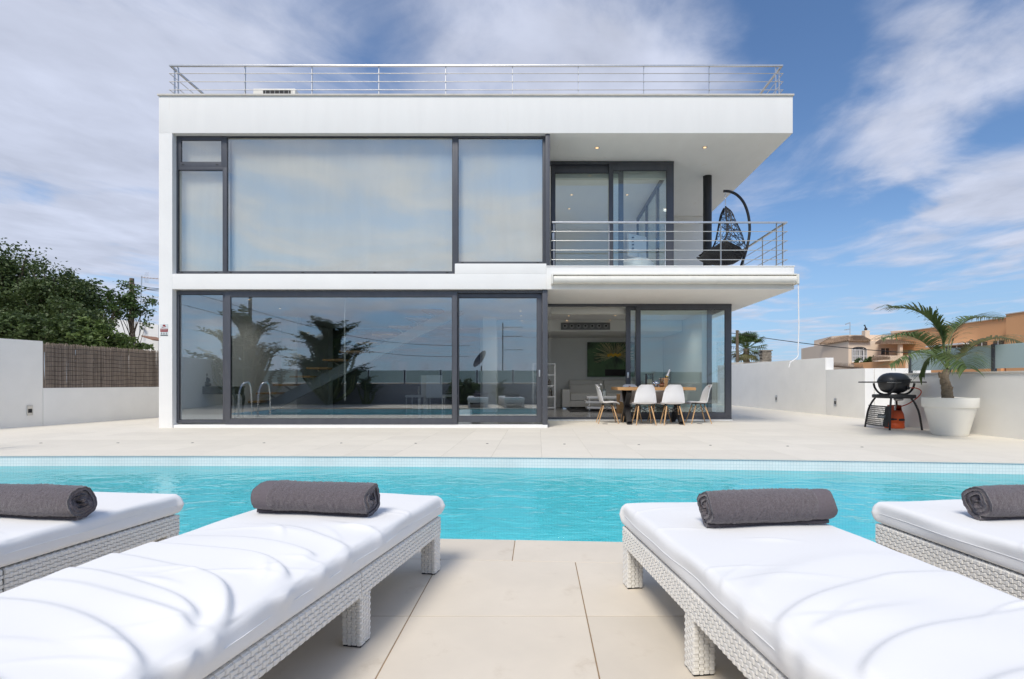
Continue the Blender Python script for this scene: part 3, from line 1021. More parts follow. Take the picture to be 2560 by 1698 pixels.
wall_poly('garden_wall', 'tall plain white garden wall beside the reed fence', [(LX(-1.4), -1.4), (LX(10.86), 10.86)], -0.02, 1.70, 0.2, side=-1)
lw = wall_poly('garden_wall', 'low white garden wall carrying the reed fence', [(LX(10.865), 10.865), (LX(17.5), 17.5)], -0.02, 0.757, 0.2, side=-1)


def wall_light(p, nrm, label):
    p, nrm = Vector(p), Vector(nrm).normalized()
    t = Vector((-nrm.y, nrm.x, 0))
    Mx = Matrix(((t.x, nrm.x, 0, p.x), (t.y, nrm.y, 0, p.y), (0, 0, 1, p.z), (0, 0, 0, 1)))
    o = thing('wall_light', label, 'wall light', p, 'recessed lights in the garden walls')
    MB().frame(-0.05, 0.05, -0.1, 0.1, 0.0, 0.014, 0.013, 0.013, 0.07, 0.016).xform(Mx).build('frame', m_steel, o, bev=0.002)
    MB().box(-0.036, 0.036, 0.001, 0.004, -0.083, 0.03).xform(Mx).build('recess', m_gasket, o)
    MB().box(-0.036, 0.036, 0.004, 0.011, -0.083, -0.05).xform(Mx).build('lens', m_steel, o)


yy = 10.63
wall_light((LX(yy), yy, Z(1026, yy)), (0.978, -0.208, 0), 'grey recessed wall light in the tall white wall near the reed fence')
# reed fence: hundreds of reeds, tied with wires
rf_ = thing('reed_fence', 'brown woven reed fence standing on the low white wall', 'fence', (LX(10.9), 10.9, 0.757))
rng = np.random.default_rng(4)
rv, rff = [], []
L = 17.4 - 10.89
nr = 900
for layer in range(2):
    for i in range(nr):
        y = 10.868 + L * (i + rng.random()) / nr
        x = LX(y) - 0.02 - 0.018 * layer + rng.normal(0, 0.004)
        h_ = (1.655 if rng.random() < 0.75 else 1.60) - 0.004 * (y - 10.9) + rng.normal(0, 0.016)
        w_ = 0.0045 + 0.003 * rng.random()
        ln = rng.normal(0, 0.008)
        base = len(rv)
        for (z, o_) in ((0.757, 0), (h_, ln)):
            rv += [(x - 0.2 * w_, y - w_ + o_, z), (x + w_, y + o_, z), (x - 0.2 * w_, y + w_ + o_, z)]
        rff += [(base, base + 1, base + 4, base + 3), (base + 1, base + 2, base + 5, base + 4), (base + 3, base + 4, base + 5)]


def reed_mat():
    m = bpy.data.materials.new('reed_straw')
    m.use_nodes = True
    T = NT(m.node_tree)
    p = m.node_tree.nodes['Principled BSDF']
    g = T.n('ShaderNodeNewGeometry')
    c = T.n('ShaderNodeTexCoord')
    f = T.m('ADD', T.m('MULTIPLY', g.outputs['Random Per Island'], 0.7), T.m('MULTIPLY', T.noise(c.outputs['Object'], 9, 3), 0.4))
    T.link(T.mix(f, (0.12, 0.092, 0.075), (0.38, 0.31, 0.25)), p.inputs['Base Color'])
    p.inputs['Roughness'].default_value = 0.9
    return m


b = MB()
b.v, b.f = rv, rff
stuff(b.build('reeds', reed_mat(), rf_))
for k in range(9):
    zz = 0.83 + 0.092 * k
    pts = [(LX(y) + 0.012, y, zz + 0.008 * math.sin(y * 7 + k) + 0.004 * math.sin(y * 19)) for y in np.linspace(10.9, 17.35, 70)]
    MB().tube(pts, 0.0035, 4).build('binding_wire', m_gasket, rf_)

# right-hand walls


def RXl(y):
    return 7.27 + (20.1 - y) * 0.0764


wall_poly('garden_wall', 'higher white garden wall running back beside the house', [(RXl(14.45), 14.45), (RXl(21.5), 21.5)], -0.02, 1.53, 0.23, side=1)
wall_poly('garden_wall', 'lower white garden wall behind the barbecue', [(RXl(12.9), 12.9), (RXl(14.445), 14.445)], -0.02, 1.205, 0.23, side=1)
tag(MB().box(RXl(12.9) + 0.235, 9.4, 12.9, 13.13, -0.02, 1.207).build('garden_wall', m_wall, bev=0.008), 'short white cross wall facing the pool behind the barbecue', 'wall')
for yq, lb in ((16.98, 'grey recessed wall light in the white wall nearest the house'), (14.02, 'grey recessed wall light in the lower white wall behind the barbecue')):
    wall_light((RXl(yq), yq, Z(996 if yq > 15 else 1006, yq)), (-0.997, -0.076, 0), lb)


def RX(y):
    return 7.2 + (10.9 - y) * 0.0759


gw = wall_poly('garden_wall', 'white garden wall with grey coping below the frosted glass screen', [(RX(1.0), 1.0), (RX(10.9), 10.9)], -0.02, 1.02, 0.25, side=1)
cp = MB()
cp.prism([(RX(1.0) - 0.02, 1.0), (RX(1.0) + 0.27, 1.0), (RX(10.92) + 0.27, 10.92), (RX(10.92) - 0.02, 10.92)], 1.02, 1.05)
cp.build('coping', m_coping, gw, bev=0.004)
m_frost = bpy.data.materials.new('frosted_glass')
m_frost.use_nodes = True
T = NT(m_frost.node_tree)
p = m_frost.node_tree.nodes['Principled BSDF']
p.inputs['Base Color'].default_value = (0.60, 0.70, 0.69, 1)
p.inputs['Roughness'].default_value = 0.28
tl = T.n('ShaderNodeBsdfTranslucent')
tl.inputs[0].default_value = (0.62, 0.72, 0.72, 1)
mx = T.n('ShaderNodeMixShader')
mx.inputs[0].default_value = 0.5
T.link(p.outputs[0], mx.inputs[1])
T.link(tl.outputs[0], mx.inputs[2])
T.link(mx.outputs[0], m_frost.node_tree.nodes['Material Output'].inputs[0])
ws = thing('wind_screen', 'frosted glass screen with dark posts on the right garden wall', 'screen', (RX(8) + 0.12, 8, 1.05))
yp = [10.62 - 0.89 * k for k in range(11)]
for k, y in enumerate(yp):
    MB().box(RX(y) + 0.09, RX(y) + 0.14, y - 0.03, y + 0.03, 1.05, 1.50).build('post', m_frame, ws, bev=0.004)
    if k < len(yp) - 1:
        y2 = yp[k + 1]
        MB().prism([(RX(y2) + 0.105, y2 + 0.035), (RX(y2) + 0.119, y2 + 0.035), (RX(y) + 0.119, y - 0.035), (RX(y) + 0.105, y - 0.035)], 1.10, 1.485).build('pane', m_frost, ws)

# wall with glass behind the camera (seen mirrored in the windows)
YW = -0.75
rw = tag(MB().box(-13.0, 7.9, YW - 0.2, YW, -0.02, 0.80).build('garden_wall', mat('grey_plaster', (0.36, 0.37, 0.39), 0.9, var=0.04), bev=0.008), 'low grey wall at the near end of the terrace, mirrored in the windows', 'wall')
ws2 = thing('wind_screen', 'glass screen on the near grey wall, mirrored in the ground floor windows', 'screen', (-2, YW - 0.1, 0.8))
for k in range(15):
    xx = -12.6 + 1.45 * k
    MB().box(xx - 0.03, xx + 0.03, YW - 0.13, YW - 0.07, 0.80, 1.36).build('post', m_frame, ws2)
    if k < 14:
        MB().box(xx + 0.05, xx + 1.40, YW - 0.106, YW - 0.094, 0.86, 1.34).build('pane', m_frost, ws2)


# ------------------------------------------------------------------ sun loungers
LW, LL, RAIL_T, RAIL_B = 0.68, 2.08, 0.250, 0.170


def weave(mb, o_, u, v, nrm, w, h_, cw=0.0185, rh=0.0102, parity=0):
    """basket weave: horizontal strands bulging over upright stakes, on a face spanned by u, v"""
    o_, u, v, nrm = Vector(o_), Vector(u), Vector(v), Vector(nrm)
    nc, nr_ = max(1, round(w / cw)), max(1, round(h_ / rh))
    cw, rh = w / nc, h_ / nr_
    vs_, fs = [], []
    for j_ in range(nr_):
        for i in range(nc):
            c_ = o_ + u * ((i + 0.5) * cw) + v * ((j_ + 0.5) * rh)
            if (i + j_ + parity) % 2 == 0:
                a, b_, h0, h1, ia, ib = cw * 0.60, rh * 0.50, -0.003, 0.0034, 0.66, 0.64
            else:
                a, b_, h0, h1, ia, ib = cw * 0.36, rh * 0.66, -0.004, 0.0018, 0.8, 0.8
            k = len(vs_)
            for (sx, sy) in ((-1, -1), (1, -1), (1, 1), (-1, 1)):
                vs_.append(c_ + u * (sx * a) + v * (sy * b_) + nrm * h0)
            for (sx, sy) in ((-1, -1), (1, -1), (1, 1), (-1, 1)):
                vs_.append(c_ + u * (sx * a * ia) + v * (sy * b_ * ib) + nrm * h1)
            fs += [(k, k + 1, k + 5, k + 4), (k + 1, k + 2, k + 6, k + 5), (k + 2, k + 3, k + 7, k + 6), (k + 3, k, k + 4, k + 7), (k + 4, k + 5, k + 6, k + 7)]
    mb.add(vs_, fs)


def lounger_frame(root):
    hw = LW / 2
    rw_ = 0.062
    ins = 0.004
    joint = -0.755
    segs = [(0.0, joint + 0.003), (joint - 0.003, -1.42 + 0.003), (-1.42 - 0.003, -LL)]
    for sx in (-1, 1):
        for (ya, yb) in segs:
            x0, x1 = (hw - rw_, hw) if sx > 0 else (-hw, -hw + rw_)
            core = MB().box(x0 + ins, x1 - ins, yb + 0.002, ya - 0.002 - ins, RAIL_B + ins, RAIL_T - ins).build('side_rail', m_wickin, root)
            w_ = MB()
            weave(w_, (sx * hw, yb, RAIL_B), (0, 0, 1), (0, 1, 0), (sx, 0, 0), RAIL_T - RAIL_B, ya - yb, 0.016, 0.0135)
            weave(w_, (x0, yb, RAIL_T - 0.001), (1, 0, 0), (0, 1, 0), (0, 0, 1), rw_, ya - yb, 0.0155, 0.0135, 1)
            weave(w_, (x0 if sx > 0 else x1, yb, RAIL_B), (0, 0, 1), (0, 1, 0), (-sx, 0, 0), RAIL_T - RAIL_B, ya - yb, 0.016, 0.0135)
            weave(w_, (x0, yb, RAIL_B + 0.001), (1, 0, 0), (0, 1, 0), (0, 0, -1), rw_, ya - yb, 0.0155, 0.0135)
            stuff(w_.build('weave', m_wicker, core))
    for (ya, nm) in ((0.0, 'foot_rail'), (-LL + rw_, 'head_rail')):
        core = MB().box(-hw + rw_ + 0.001, hw - rw_ - 0.001, ya - rw_ + ins, ya - ins, RAIL_B + ins, RAIL_T - ins).build(nm, m_wickin, root)
        w_ = MB()
        sy = 1 if ya == 0 else -1
        yo = ya if ya == 0 else ya - rw_
        weave(w_, (-hw, yo, RAIL_B), (0, 0, 1), (1, 0, 0), (0, sy, 0), RAIL_T - RAIL_B, LW, 0.016, 0.0135)
        stuff(w_.build('weave', m_wicker, core))
    lm = MB().box(-0.029, 0.029, -0.029, 0.029, 0.006, RAIL_B - 0.002).mesh('leg', m_wickin)
    wm_ = MB()
    for (u, nrm) in (((1, 0, 0), (0, -1, 0)), ((0, 1, 0), (1, 0, 0)), ((-1, 0, 0), (0, 1, 0)), ((0, -1, 0), (-1, 0, 0))):
        o_ = Vector(nrm) * 0.0325 - Vector(u) * 0.0325
        weave(wm_, (o_.x, o_.y, 0.006), u, (0, 0, 1), nrm, 0.065, RAIL_B - 0.008, 0.0185, 0.0104)
    wmesh = wm_.mesh('weave', m_wicker)
    fm_ = MB().box(-0.031, 0.031, -0.031, 0.031, 0, 0.006).mesh('glide', m_gasket)
    for yy_ in (-0.0345, -0.72, -1.38, -LL + 0.035):
        for sx in (-1, 1):
            lg = link('leg', lm, root)
            lg.location = (sx * (hw - 0.0345), yy_, 0)
            stuff(link('weave', wmesh, lg))
            link('glide', fm_, lg)
    sl = MB()
    for k in range(9):
        yq = -0.15 - k * 0.22
        MB().box(-hw + rw_ + 0.001, hw - rw_ - 0.001, yq - 0.03, yq + 0.03, RAIL_T - 0.03, RAIL_T - 0.012).build('slat', m_wickin, root)


def mattress(root, folds, seed, sgn):
    """cover with soft folds; folds = (y0, bend, height, near width, far width, reach from the fold side)"""
    rg = np.random.default_rng(seed)
    hw, th, z0 = LW / 2 + 0.006, 0.096, RAIL_T + 0.004
    ny, r_ = 300, 0.024
    # section: half-perimeter points going round
    sec = []
    nt = 90
    for i in range(nt + 1):
        sec.append((-1 + 2 * i / nt, 1.0))
    for i in range(1, 13):
        sec.append((1.0, 1 - 2 * i / 12))
    for i in range(1, 11):
        sec.append((1 - 2 * i / 10, -1.0))
    for i in range(1, 12):
        sec.append((-1.0, -1 + 2 * i / 12))
    S = np.array(sec)
    ns = len(S)
    ys = np.concatenate([np.linspace(0.012, -0.07, 18)[:-1], np.linspace(-0.07, -LL + 0.03, ny), np.linspace(-LL + 0.03, -LL - 0.012, 12)[1:]])
    V = np.zeros((len(ys), ns, 3))
    ph = rg.uniform(0, 6, 8)
    for a, y in enumerate(ys):
        d = min(0.012 - y, y + LL + 0.012)
        e = 0.0 if d > r_ else r_ * (1 - math.sqrt(max(0, 1 - ((r_ - d) / r_) ** 2)))
        sx, sz = S[:, 0], S[:, 1]
        # rounded rectangle: pull corners in
        hx, hz = hw - e * 0.55, th / 2 - e * 0.9
        x = sx * hx
        z = sz * hz
        cx = np.clip(np.abs(x) - (hx - r_), 0, None)
        cz = np.clip(np.abs(z) - (hz - min(r_, hz)), 0, None)
        rr = np.sqrt(cx ** 2 + cz ** 2)
        lim = min(r_, hz) + 1e-9
        k = np.where((cx > 0) & (cz > 0) & (rr > lim), lim / np.maximum(rr, 1e-9), 1.0)
        x = np.sign(x) * (np.abs(x) - cx + cx * k)
        z = np.sign(z) * (np.abs(z) - cz + cz * k)
        # crown of the filling
        top = sstep(-0.2, 0.9, sz)
        z = z + top * 0.005 * (1 - (x / hw) ** 2) * min(1, d / 0.2)
        # side bulge and small waviness of the edge
        side = 1 - np.clip(np.abs(sz), 0, 1)
        wav = 0.004 * math.sin(y * 9 + ph[0]) + 0.003 * math.sin(y * 17 + ph[1])
        x = x + np.sign(sx) * (np.abs(sx) > 0.999) * side * (0.002 + wav)
        # pinched corner
        cor = math.exp(-((y - 0.0) / 0.02) ** 2)
        x = x + np.sign(sx) * (np.abs(sx) > 0.999) * side * 0.016 * cor
        V[a, :, 0], V[a, :, 1], V[a, :, 2] = x, y, z + z0 + th / 2
    # folds on the top running over the fold side
    Xs, Ys = V[:, :, 0], V[:, :, 1]
    u = sgn * Xs / hw                                   # 1 at the side where the folds bunch up
    topm = sstep(-0.55, 0.35, S[:, 1])[None, :]
    uu = np.clip((u + 1) / 2, 0, 1.05)
    sidem = sstep(0.985, 1.0, np.abs(S[:, 0]))[None, :] * (S[:, 0][None, :] * sgn > 0) * sstep(-1.0, 0.6, S[:, 1])[None, :]
    for q, (y0, bend, hgt, wn, wf, reach) in enumerate(folds):
        # crease line: nearly straight across, hooking towards the head end at the fold side
        yc = y0 - bend * uu ** 3.2 - 0.05 * uu + 0.012 * np.sin(Xs * 9 + y0 * 7)
        dd = Ys - yc
        end = 0.90 + 0.10 * math.sin(q * 2.1)
        pf = np.where(dd > 0, np.exp(-(dd / wn) ** 2), np.exp(-(np.abs(dd) / (wf * (1.25 - 0.75 * uu))) ** 1.6))
        env = sstep(-reach, -reach + 1.1, u) * (0.45 + 0.55 * sstep(-0.3, 0.7, u)) * (1 - sstep(end - 0.10, end + 0.04, u))
        V[:, :, 2] += 0.78 * hgt * pf * env * topm
        # slack cloth hanging over the side next to the crease end
        ye = y0 - bend - 0.05
        V[:, :, 0] += sgn * hgt * (0.55 * np.exp(-((Ys - ye + 0.03) / 0.030) ** 2) - 0.12 * np.exp(-((Ys - ye - 0.05) / 0.035) ** 2)) * sidem
        V[:, :, 2] += -0.15 * hgt * np.exp(-((Ys - ye - 0.04) / 0.04) ** 2) * sstep(0.72, 1.0, u) * topm
    for _k in range(30 if sgn > 0 else 14):
        px_, py_ = rg.uniform(-0.3, 0.36) * sgn, rg.uniform(-1.9, -0.12)
        if py_ > -0.55 and _k % 3:
            continue
        an = rg.normal(0, 0.35) - sgn * 0.25
        ln_, wd__, am = rg.uniform(0.05, 0.16), rg.uniform(0.007, 0.018), rg.uniform(0.0015, 0.0048)
        du = (Xs - px_) * math.cos(an) + (Ys - py_) * math.sin(an)
        dv = -(Xs - px_) * math.sin(an) + (Ys - py_) * math.cos(an) + 1.2 * du * du
        V[:, :, 2] += topm * am * np.exp(-(du / ln_) ** 2) * np.where(dv > 0, np.exp(-(dv / (wd__ * 0.5)) ** 2), np.exp(-(dv / (wd__ * 1.8)) ** 2))
    V[:, :, 2] += topm * 0.0022 * (np.sin(Xs * 13 + ph[2] + 2 * np.sin(Ys * 5)) * np.sin(Ys * 8 + ph[3]))
    vv = V.reshape(-1, 3)
    na = len(ys)
    ff = []
    for a in range(na - 1):
        for b_ in range(ns):
            b2 = (b_ + 1) % ns
            ff.append((a * ns + b_, a * ns + b2, (a + 1) * ns + b2, (a + 1) * ns + b_))
    ff.append(tuple(range(ns - 1, -1, -1)))
    ff.append(tuple((na - 1) * ns + k for k in range(ns)))
    m_ = MB()
    m_.v, m_.f = [tuple(p) for p in vv.tolist()], ff
    ob = m_.build('mattress', m_cloth, root, smooth=False)
    ob.data.polygons.foreach_set('use_smooth', [True] * len(ob.data.polygons))
    for sx in (-1, 1):                                 # piped seam round the cover
        pts = [(sx * (hw + 0.0025 + 0.004 * math.sin(y * 9 + ph[0]) + 0.003 * math.sin(y * 17 + ph[1])), y, z0 + 0.050) for y in np.linspace(-0.03, -LL + 0.03, 40)]
        MB().tube(pts, 0.0013, 5).build('piping', m_cloth, ob, smooth=True)


F2 = [(-0.50, 0.05, 0.009, 0.016, 0.07, 0.2), (-0.62, 0.16, 0.013, 0.016, 0.085, 0.9), (-0.78, 0.14, 0.017, 0.014, 0.10, 1.3), (-0.885, 0.20, 0.023, 0.012, 0.11, 1.8),
      (-1.03, 0.30, 0.026, 0.012, 0.12, 1.9), (-1.165, 0.24, 0.023, 0.012, 0.10, 1.9), (-1.25, 0.15, 0.015, 0.014, 0.08, 1.6), (-1.36, 0.16, 0.020, 0.014, 0.09, 1.7), (-1.60, 0.1, 0.018, 0.015, 0.1, 1.4), (-1.82, 0.1, 0.015, 0.02, 0.09, 1.2)]
F3 = [(-0.80, 0.20, 0.010, 0.05, 0.10, 1.6), (-0.96, 0.20, 0.018, 0.018, 0.10, 1.7), (-1.10, 0.14, 0.013, 0.020, 0.09, 0.6), (-1.20, 0.22, 0.020, 0.016, 0.11, 1.8), (-1.40, 0.2, 0.02, 0.016, 0.11, 1.7), (-1.62, 0.15, 0.018, 0.02, 0.1, 1.4), (-1.85, 0.1, 0.015, 0.02, 0.09, 1.2)]
F1 = [(-0.62, 0.10, 0.016, 0.016, 0.07, 0.2), (-0.78, 0.15, 0.020, 0.014, 0.09, 1.0), (-1.0, 0.2, 0.022, 0.014, 0.10, 1.6), (-1.25, 0.2, 0.02, 0.014, 0.10, 1.6), (-1.6, 0.1, 0.016, 0.02, 0.09, 1.2)]
F4 = [(-0.90, 0.15, 0.012, 0.02, 0.09, 1.0), (-1.2, 0.2, 0.018, 0.016, 0.10, 1.5), (-1.5, 0.15, 0.018, 0.016, 0.1, 1.4), (-1.8, 0.1, 0.016, 0.02, 0.09, 1.2)]
LOUNGERS = [((-2.035, 2.60), 7.0, F1, 1, 'white wicker sun lounger cut off by the left picture edge'),
            ((-0.79, 2.585), 9.8, F2, 1, 'white wicker sun lounger with deeply creased mattress left of the middle gap'),
            ((0.7095, 2.3985), -7.0, F3, -1, 'white wicker sun lounger right of the middle gap, nearly whole in view'),
            ((1.84, 2.43), -5.4, F4, -1, 'white wicker sun lounger cut off by the right picture edge')]
proto = None
for i, ((lx, ly), th_, F, sg_, lab) in enumerate(LOUNGERS):
    if proto is None:
        root = thing('sun_lounger', lab, 'sun lounger', (0, 0, 0), 'sun loungers lined up by the pool')
        lounger_frame(root)
        proto = root
    else:
        root = copy_tree(proto)
        root.location = (0, 0, 0)
        root.rotation_euler = (0, 0, 0)
        for ch in list(root.children):
            if ch.name.startswith('mattress'):
                for g in list(ch.children):
                    bpy.data.objects.remove(g)
                bpy.data.objects.remove(ch)
        root['label'] = lab
    mattress(root, F, 11 + i, sg_)
    root.location = (lx, ly, 0)
    root.rotation_euler = (0, 0, -R(th_))


# ------------------------------------------------------------------ rolled towels
def towel(loc, rotz, label, length=0.475, Ro=0.079, hem=-1, seed=1, hemw=0.075):
    root = thing('rolled_towel', label, 'towel', (0, 0, 0), 'rolled charcoal towels on the loungers')
    rg = np.random.default_rng(seed)
    turns, t = 3.6, 0.0165
    npt = 190
    th_ = np.linspace(0, turns * 2 * math.pi, npt)
    rad = 0.014 + (Ro - 0.014) * (th_ / th_[-1])
    off = rg.uniform(0, 6)
    rad = rad * (1 + 0.035 * np.sin(2 * th_ + off) + 0.02 * np.sin(3 * th_ + off))
    st = R(-100)
    flat = 0.84 + 0.10 * ((seed * 37) % 10) / 10
    cyl = np.stack([np.cos(-th_ + st + th_[-1]) * rad, np.sin(-th_ + st + th_[-1]) * rad * flat], 1)
    inn = np.stack([np.cos(-th_ + st + th_[-1]) * np.maximum(rad - t, 0.003), np.sin(-th_ + st + th_[-1]) * np.maximum(rad - t, 0.003) * flat], 1)
    loop = np.concatenate([cyl, inn[::-1]])
    nl = len(loop)
    na = 96
    xs_ = np.linspace(-length / 2, length / 2, na)
    V = np.zeros((na, nl, 3))
    nrm = loop / np.maximum(np.linalg.norm(loop, axis=1, keepdims=True), 1e-6)
    outer = np.zeros(nl)
    outer[:npt] = 1
    inhem = ((xs_ < -length / 2 + hemw) if hem < 0 else (xs_ > length / 2 - hemw))
    for a, x in enumerate(xs_):
        s_ = 1 + 0.02 * math.sin(x * 13 + off) + 0.012 * math.sin(x * 31)
        e = min(x + length / 2, length / 2 - x)
        s_ *= 1 - 0.05 * math.exp(-e / 0.012)
        amp = 0.0003 if inhem[a] else 0.0013
        dsp = rg.normal(0, amp, nl) - (0.0025 if inhem[a] else 0)
        if inhem[a]:
            dsp = dsp + 0.0009 * math.sin(x * 2 * math.pi / 0.0105)
        P = loop * s_ + nrm * (dsp * (0.35 + 0.65 * outer))[:, None]
        tele = (0.011 * np.sin(np.concatenate([th_, th_[::-1]]) * 0.8 + off) * (1 - np.concatenate([th_, th_[::-1]]) / th_[-1] * 0.6)) * math.exp(-e / 0.03) + 0.005 * np.sin(3 * np.concatenate([th_, th_[::-1]])) * math.exp(-e / 0.02)
        V[a, :, 0] = x + rg.normal(0, 0.0008, nl) + tele
        V[a, :, 1], V[a, :, 2] = P[:, 0], P[:, 1]
    zmin = V[:, :, 2].min()
    V[:, :, 2] -= zmin
    V[:, :, 2] = np.maximum(V[:, :, 2], 0.006) - 0.006
    vv = V.reshape(-1, 3).tolist()
    fb, fh = [], []
    for a in range(na - 1):
        dst = fh if inhem[a] and inhem[a + 1] else fb
        for b_ in range(nl):
            b2 = (b_ + 1) % nl
            dst.append((a * nl + b_, a * nl + b2, (a + 1) * nl + b2, (a + 1) * nl + b_))
    caps = []
    for a, fl in ((0, True), (na - 1, False)):
        for k in range(npt - 1):
            q = (a * nl + k, a * nl + k + 1, a * nl + nl - 2 - k, a * nl + nl - 1 - k)
            (fh if inhem[a] else fb).append(q if fl else q[::-1])
    for nm, fs, m_ in (('roll', fb, m_towel), ('woven_band', fh, m_hem)):
        used = sorted({i for f in fs for i in f})
        ix = {q: k for k, q in enumerate(used)}
        mb = MB()
        mb.v = [tuple(vv[q]) for q in used]
        mb.f = [tuple(ix[q] for q in f) for f in fs]
        o_ = mb.build(nm, m_, root)
        o_.data.polygons.foreach_set('use_smooth', [True] * len(o_.data.polygons))
    root.location = loc
    root.rotation_euler = (0, 0, rotz)
    return root


TZ = RAIL_T + 0.004 + 0.096 + 0.002
towel((-1.985, 2.10, TZ), R(-7), 'rolled charcoal towel on the lounger at the left picture edge', seed=3, hem=-1)
towel((-0.885, 2.15, TZ), R(-8), 'rolled charcoal towel on the creased lounger left of the gap', seed=5, hem=-1)
towel((0.845, 1.985, TZ), R(7), 'rolled charcoal towel on the lounger right of the gap', seed=8, hem=1)
towel((1.915, 2.08, TZ), R(5), 'rolled charcoal towel on the lounger at the right picture edge', seed=12, hem=1)


# ------------------------------------------------------------------ dining table and chairs
tb_ = thing('dining_table', 'oak dining table on black crossed steel legs under the balcony', 'table', (2.44, 11.55, 0))
TX0, TX1, TY0, TY1, TZT = 1.64, 3.245, 11.06, 12.02, 0.768
for k in range(4):                                     # the planks of the top
    a = TY0 + (TY1 - TY0) * k / 4
    b_ = TY0 + (TY1 - TY0) * (k + 1) / 4
    MB().box(TX0, TX1, a + 0.0008, b_ - 0.0008, TZT - 0.06, TZT).build('plank', m_oak, tb_, bev=0.004)
for xx in (1.90, 2.98):
    lg = MB()
    zb_, zt_ = 0.008, TZT - 0.062
    lg.bar((xx, TY0 + 0.10, zb_ + 0.02), (xx, TY1 - 0.12, zt_ - 0.01), 0.10, 0.10, (1, 0, 0))
    lg.build('leg', m_black, tb_, bev=0.004)
    lg = MB()
    lg.bar((xx + 0.002, TY1 - 0.10, zb_ + 0.02), (xx + 0.002, TY0 + 0.12, zt_ - 0.01), 0.096, 0.096, (1, 0, 0))
    lg.build('leg', m_black, tb_, bev=0.004)
    MB().box(xx - 0.05, xx + 0.05, TY0 + 0.04, TY0 + 0.16, 0, 0.024).build('foot_plate', m_black, tb_, bev=0.002)
    MB().box(xx - 0.05, xx + 0.05, TY1 - 0.16, TY1 - 0.04, 0, 0.024).build('foot_plate', m_black, tb_, bev=0.002)
    MB().box(xx - 0.052, xx + 0.052, TY0 + 0.06, TY1 - 0.06, TZT - 0.0735, TZT - 0.0605).build('top_plate', m_black, tb_)


def chair_proto():
    root = thing('dining_chair', '', 'chair', (0, 0, 0), 'white shell chairs round the dining table')
    prof = crom([(0, 0.235, 0.405), (0, 0.225, 0.428), (0, 0.16, 0.440), (0, 0.03, 0.430), (0, -0.09, 0.428), (0, -0.155, 0.462), (0, -0.19, 0.55), (0, -0.212, 0.66), (0, -0.238, 0.77), (0, -0.256, 0.825)], 4)
    wid = crom([(0.185, 0, 0), (0.20, 0, 0), (0.218, 0, 0), (0.232, 0, 0), (0.236, 0, 0), (0.234, 0, 0), (0.222, 0, 0), (0.202, 0, 0), (0.165, 0, 0), (0.115, 0, 0)], 4)
    nu = 14
    n = len(prof)
    vs_ = []
    for side in (0, 1):
        for i in range(n):
            v = i / (n - 1)
            pr, w = prof[i], wid[i].x
            back = float(sstep(0.42, 0.62, v))
            t_ = (prof[min(i + 1, n - 1)] - prof[max(i - 1, 0)]).normalized()
            nn = Vector((0, -t_.z, t_.y))
            for k in range(nu + 1):
                u = -1 + 2 * k / nu
                lift = 0.030 * abs(u) ** 2.5 * (1 - back) * float(sstep(0.02, 0.3, v))
                fwd = 0.062 * abs(u) ** 2 * back * float(sstep(1.02, 0.75, v) if v > .75 else 1)
                q = Vector((u * w, pr.y + fwd, pr.z + lift))
                vs_.append(q - nn * (0.0 if side == 0 else -0.007))
    m_ = MB()
    fs = []
    off = n * (nu + 1)
    for i in range(n - 1):
        for k in range(nu):
            a, b_, c_, d = i * (nu + 1) + k, i * (nu + 1) + k + 1, (i + 1) * (nu + 1) + k + 1, (i + 1) * (nu + 1) + k
            fs += [(a, b_, c_, d), (off + d, off + c_, off + b_, off + a)]
    for i in range(n - 1):
        for k in (0, nu):
            a, d = i * (nu + 1) + k, (i + 1) * (nu + 1) + k
            fs.append((a, d, off + d, off + a) if k == 0 else (d, a, off + a, off + d))
    for k in range(nu):
        for i in (0, n - 1):
            a, b_ = i * (nu + 1) + k, i * (nu + 1) + k + 1
            fs.append((b_, a, off + a, off + b_) if i == 0 else (a, b_, off + b_, off + a))
    m_.add(vs_, fs)
    sh = m_.build('shell', m_shell, root, smooth=True)
    MB().box(-0.016, 0.016, -0.2315, -0.2265, 0.775, 0.79).build('maker_mark', m_red, sh)
    tops = [(-0.13, 0.10), (0.13, 0.10), (-0.13, -0.09), (0.13, -0.09)]
    feet = [(-0.205, 0.215), (0.205, 0.215), (-0.205, -0.215), (0.205, -0.215)]
    for (a, b_) in zip(tops, feet):
        MB().tube([(a[0], a[1], 0.385), (a[0] * .7 + b_[0] * .3, a[1] * .7 + b_[1] * .3, 0.27), (b_[0], b_[1], 0.0)], [0.0115, 0.0145, 0.009], 10).build('leg', m_beech, root, smooth=True)
        MB().bar((a[0] * 0.93, a[1] * 0.93, 0.43), (a[0] * 1.05, a[1] * 1.05, 0.365), 0.02, 0.012).build('bracket', m_black, root)

    def on(i, z):
        a, b_ = tops[i], feet[i]
        f = (0.385 - z) / 0.385
        return Vector((a[0] + (b_[0] - a[0]) * f, a[1] + (b_[1] - a[1]) * f, z))
    for (i, k) in ((0, 1), (1, 0), (2, 3), (3, 2), (0, 2), (2, 0), (1, 3), (3, 1)):
        MB().tube([on(i, 0.375), on(k, 0.21)], 0.0042, 6).build('strut', m_black, root)
    MB().box(-0.14, 0.14, -0.10, 0.11, 0.412, 0.424).build('seat_plate', m_black, root)
    return root


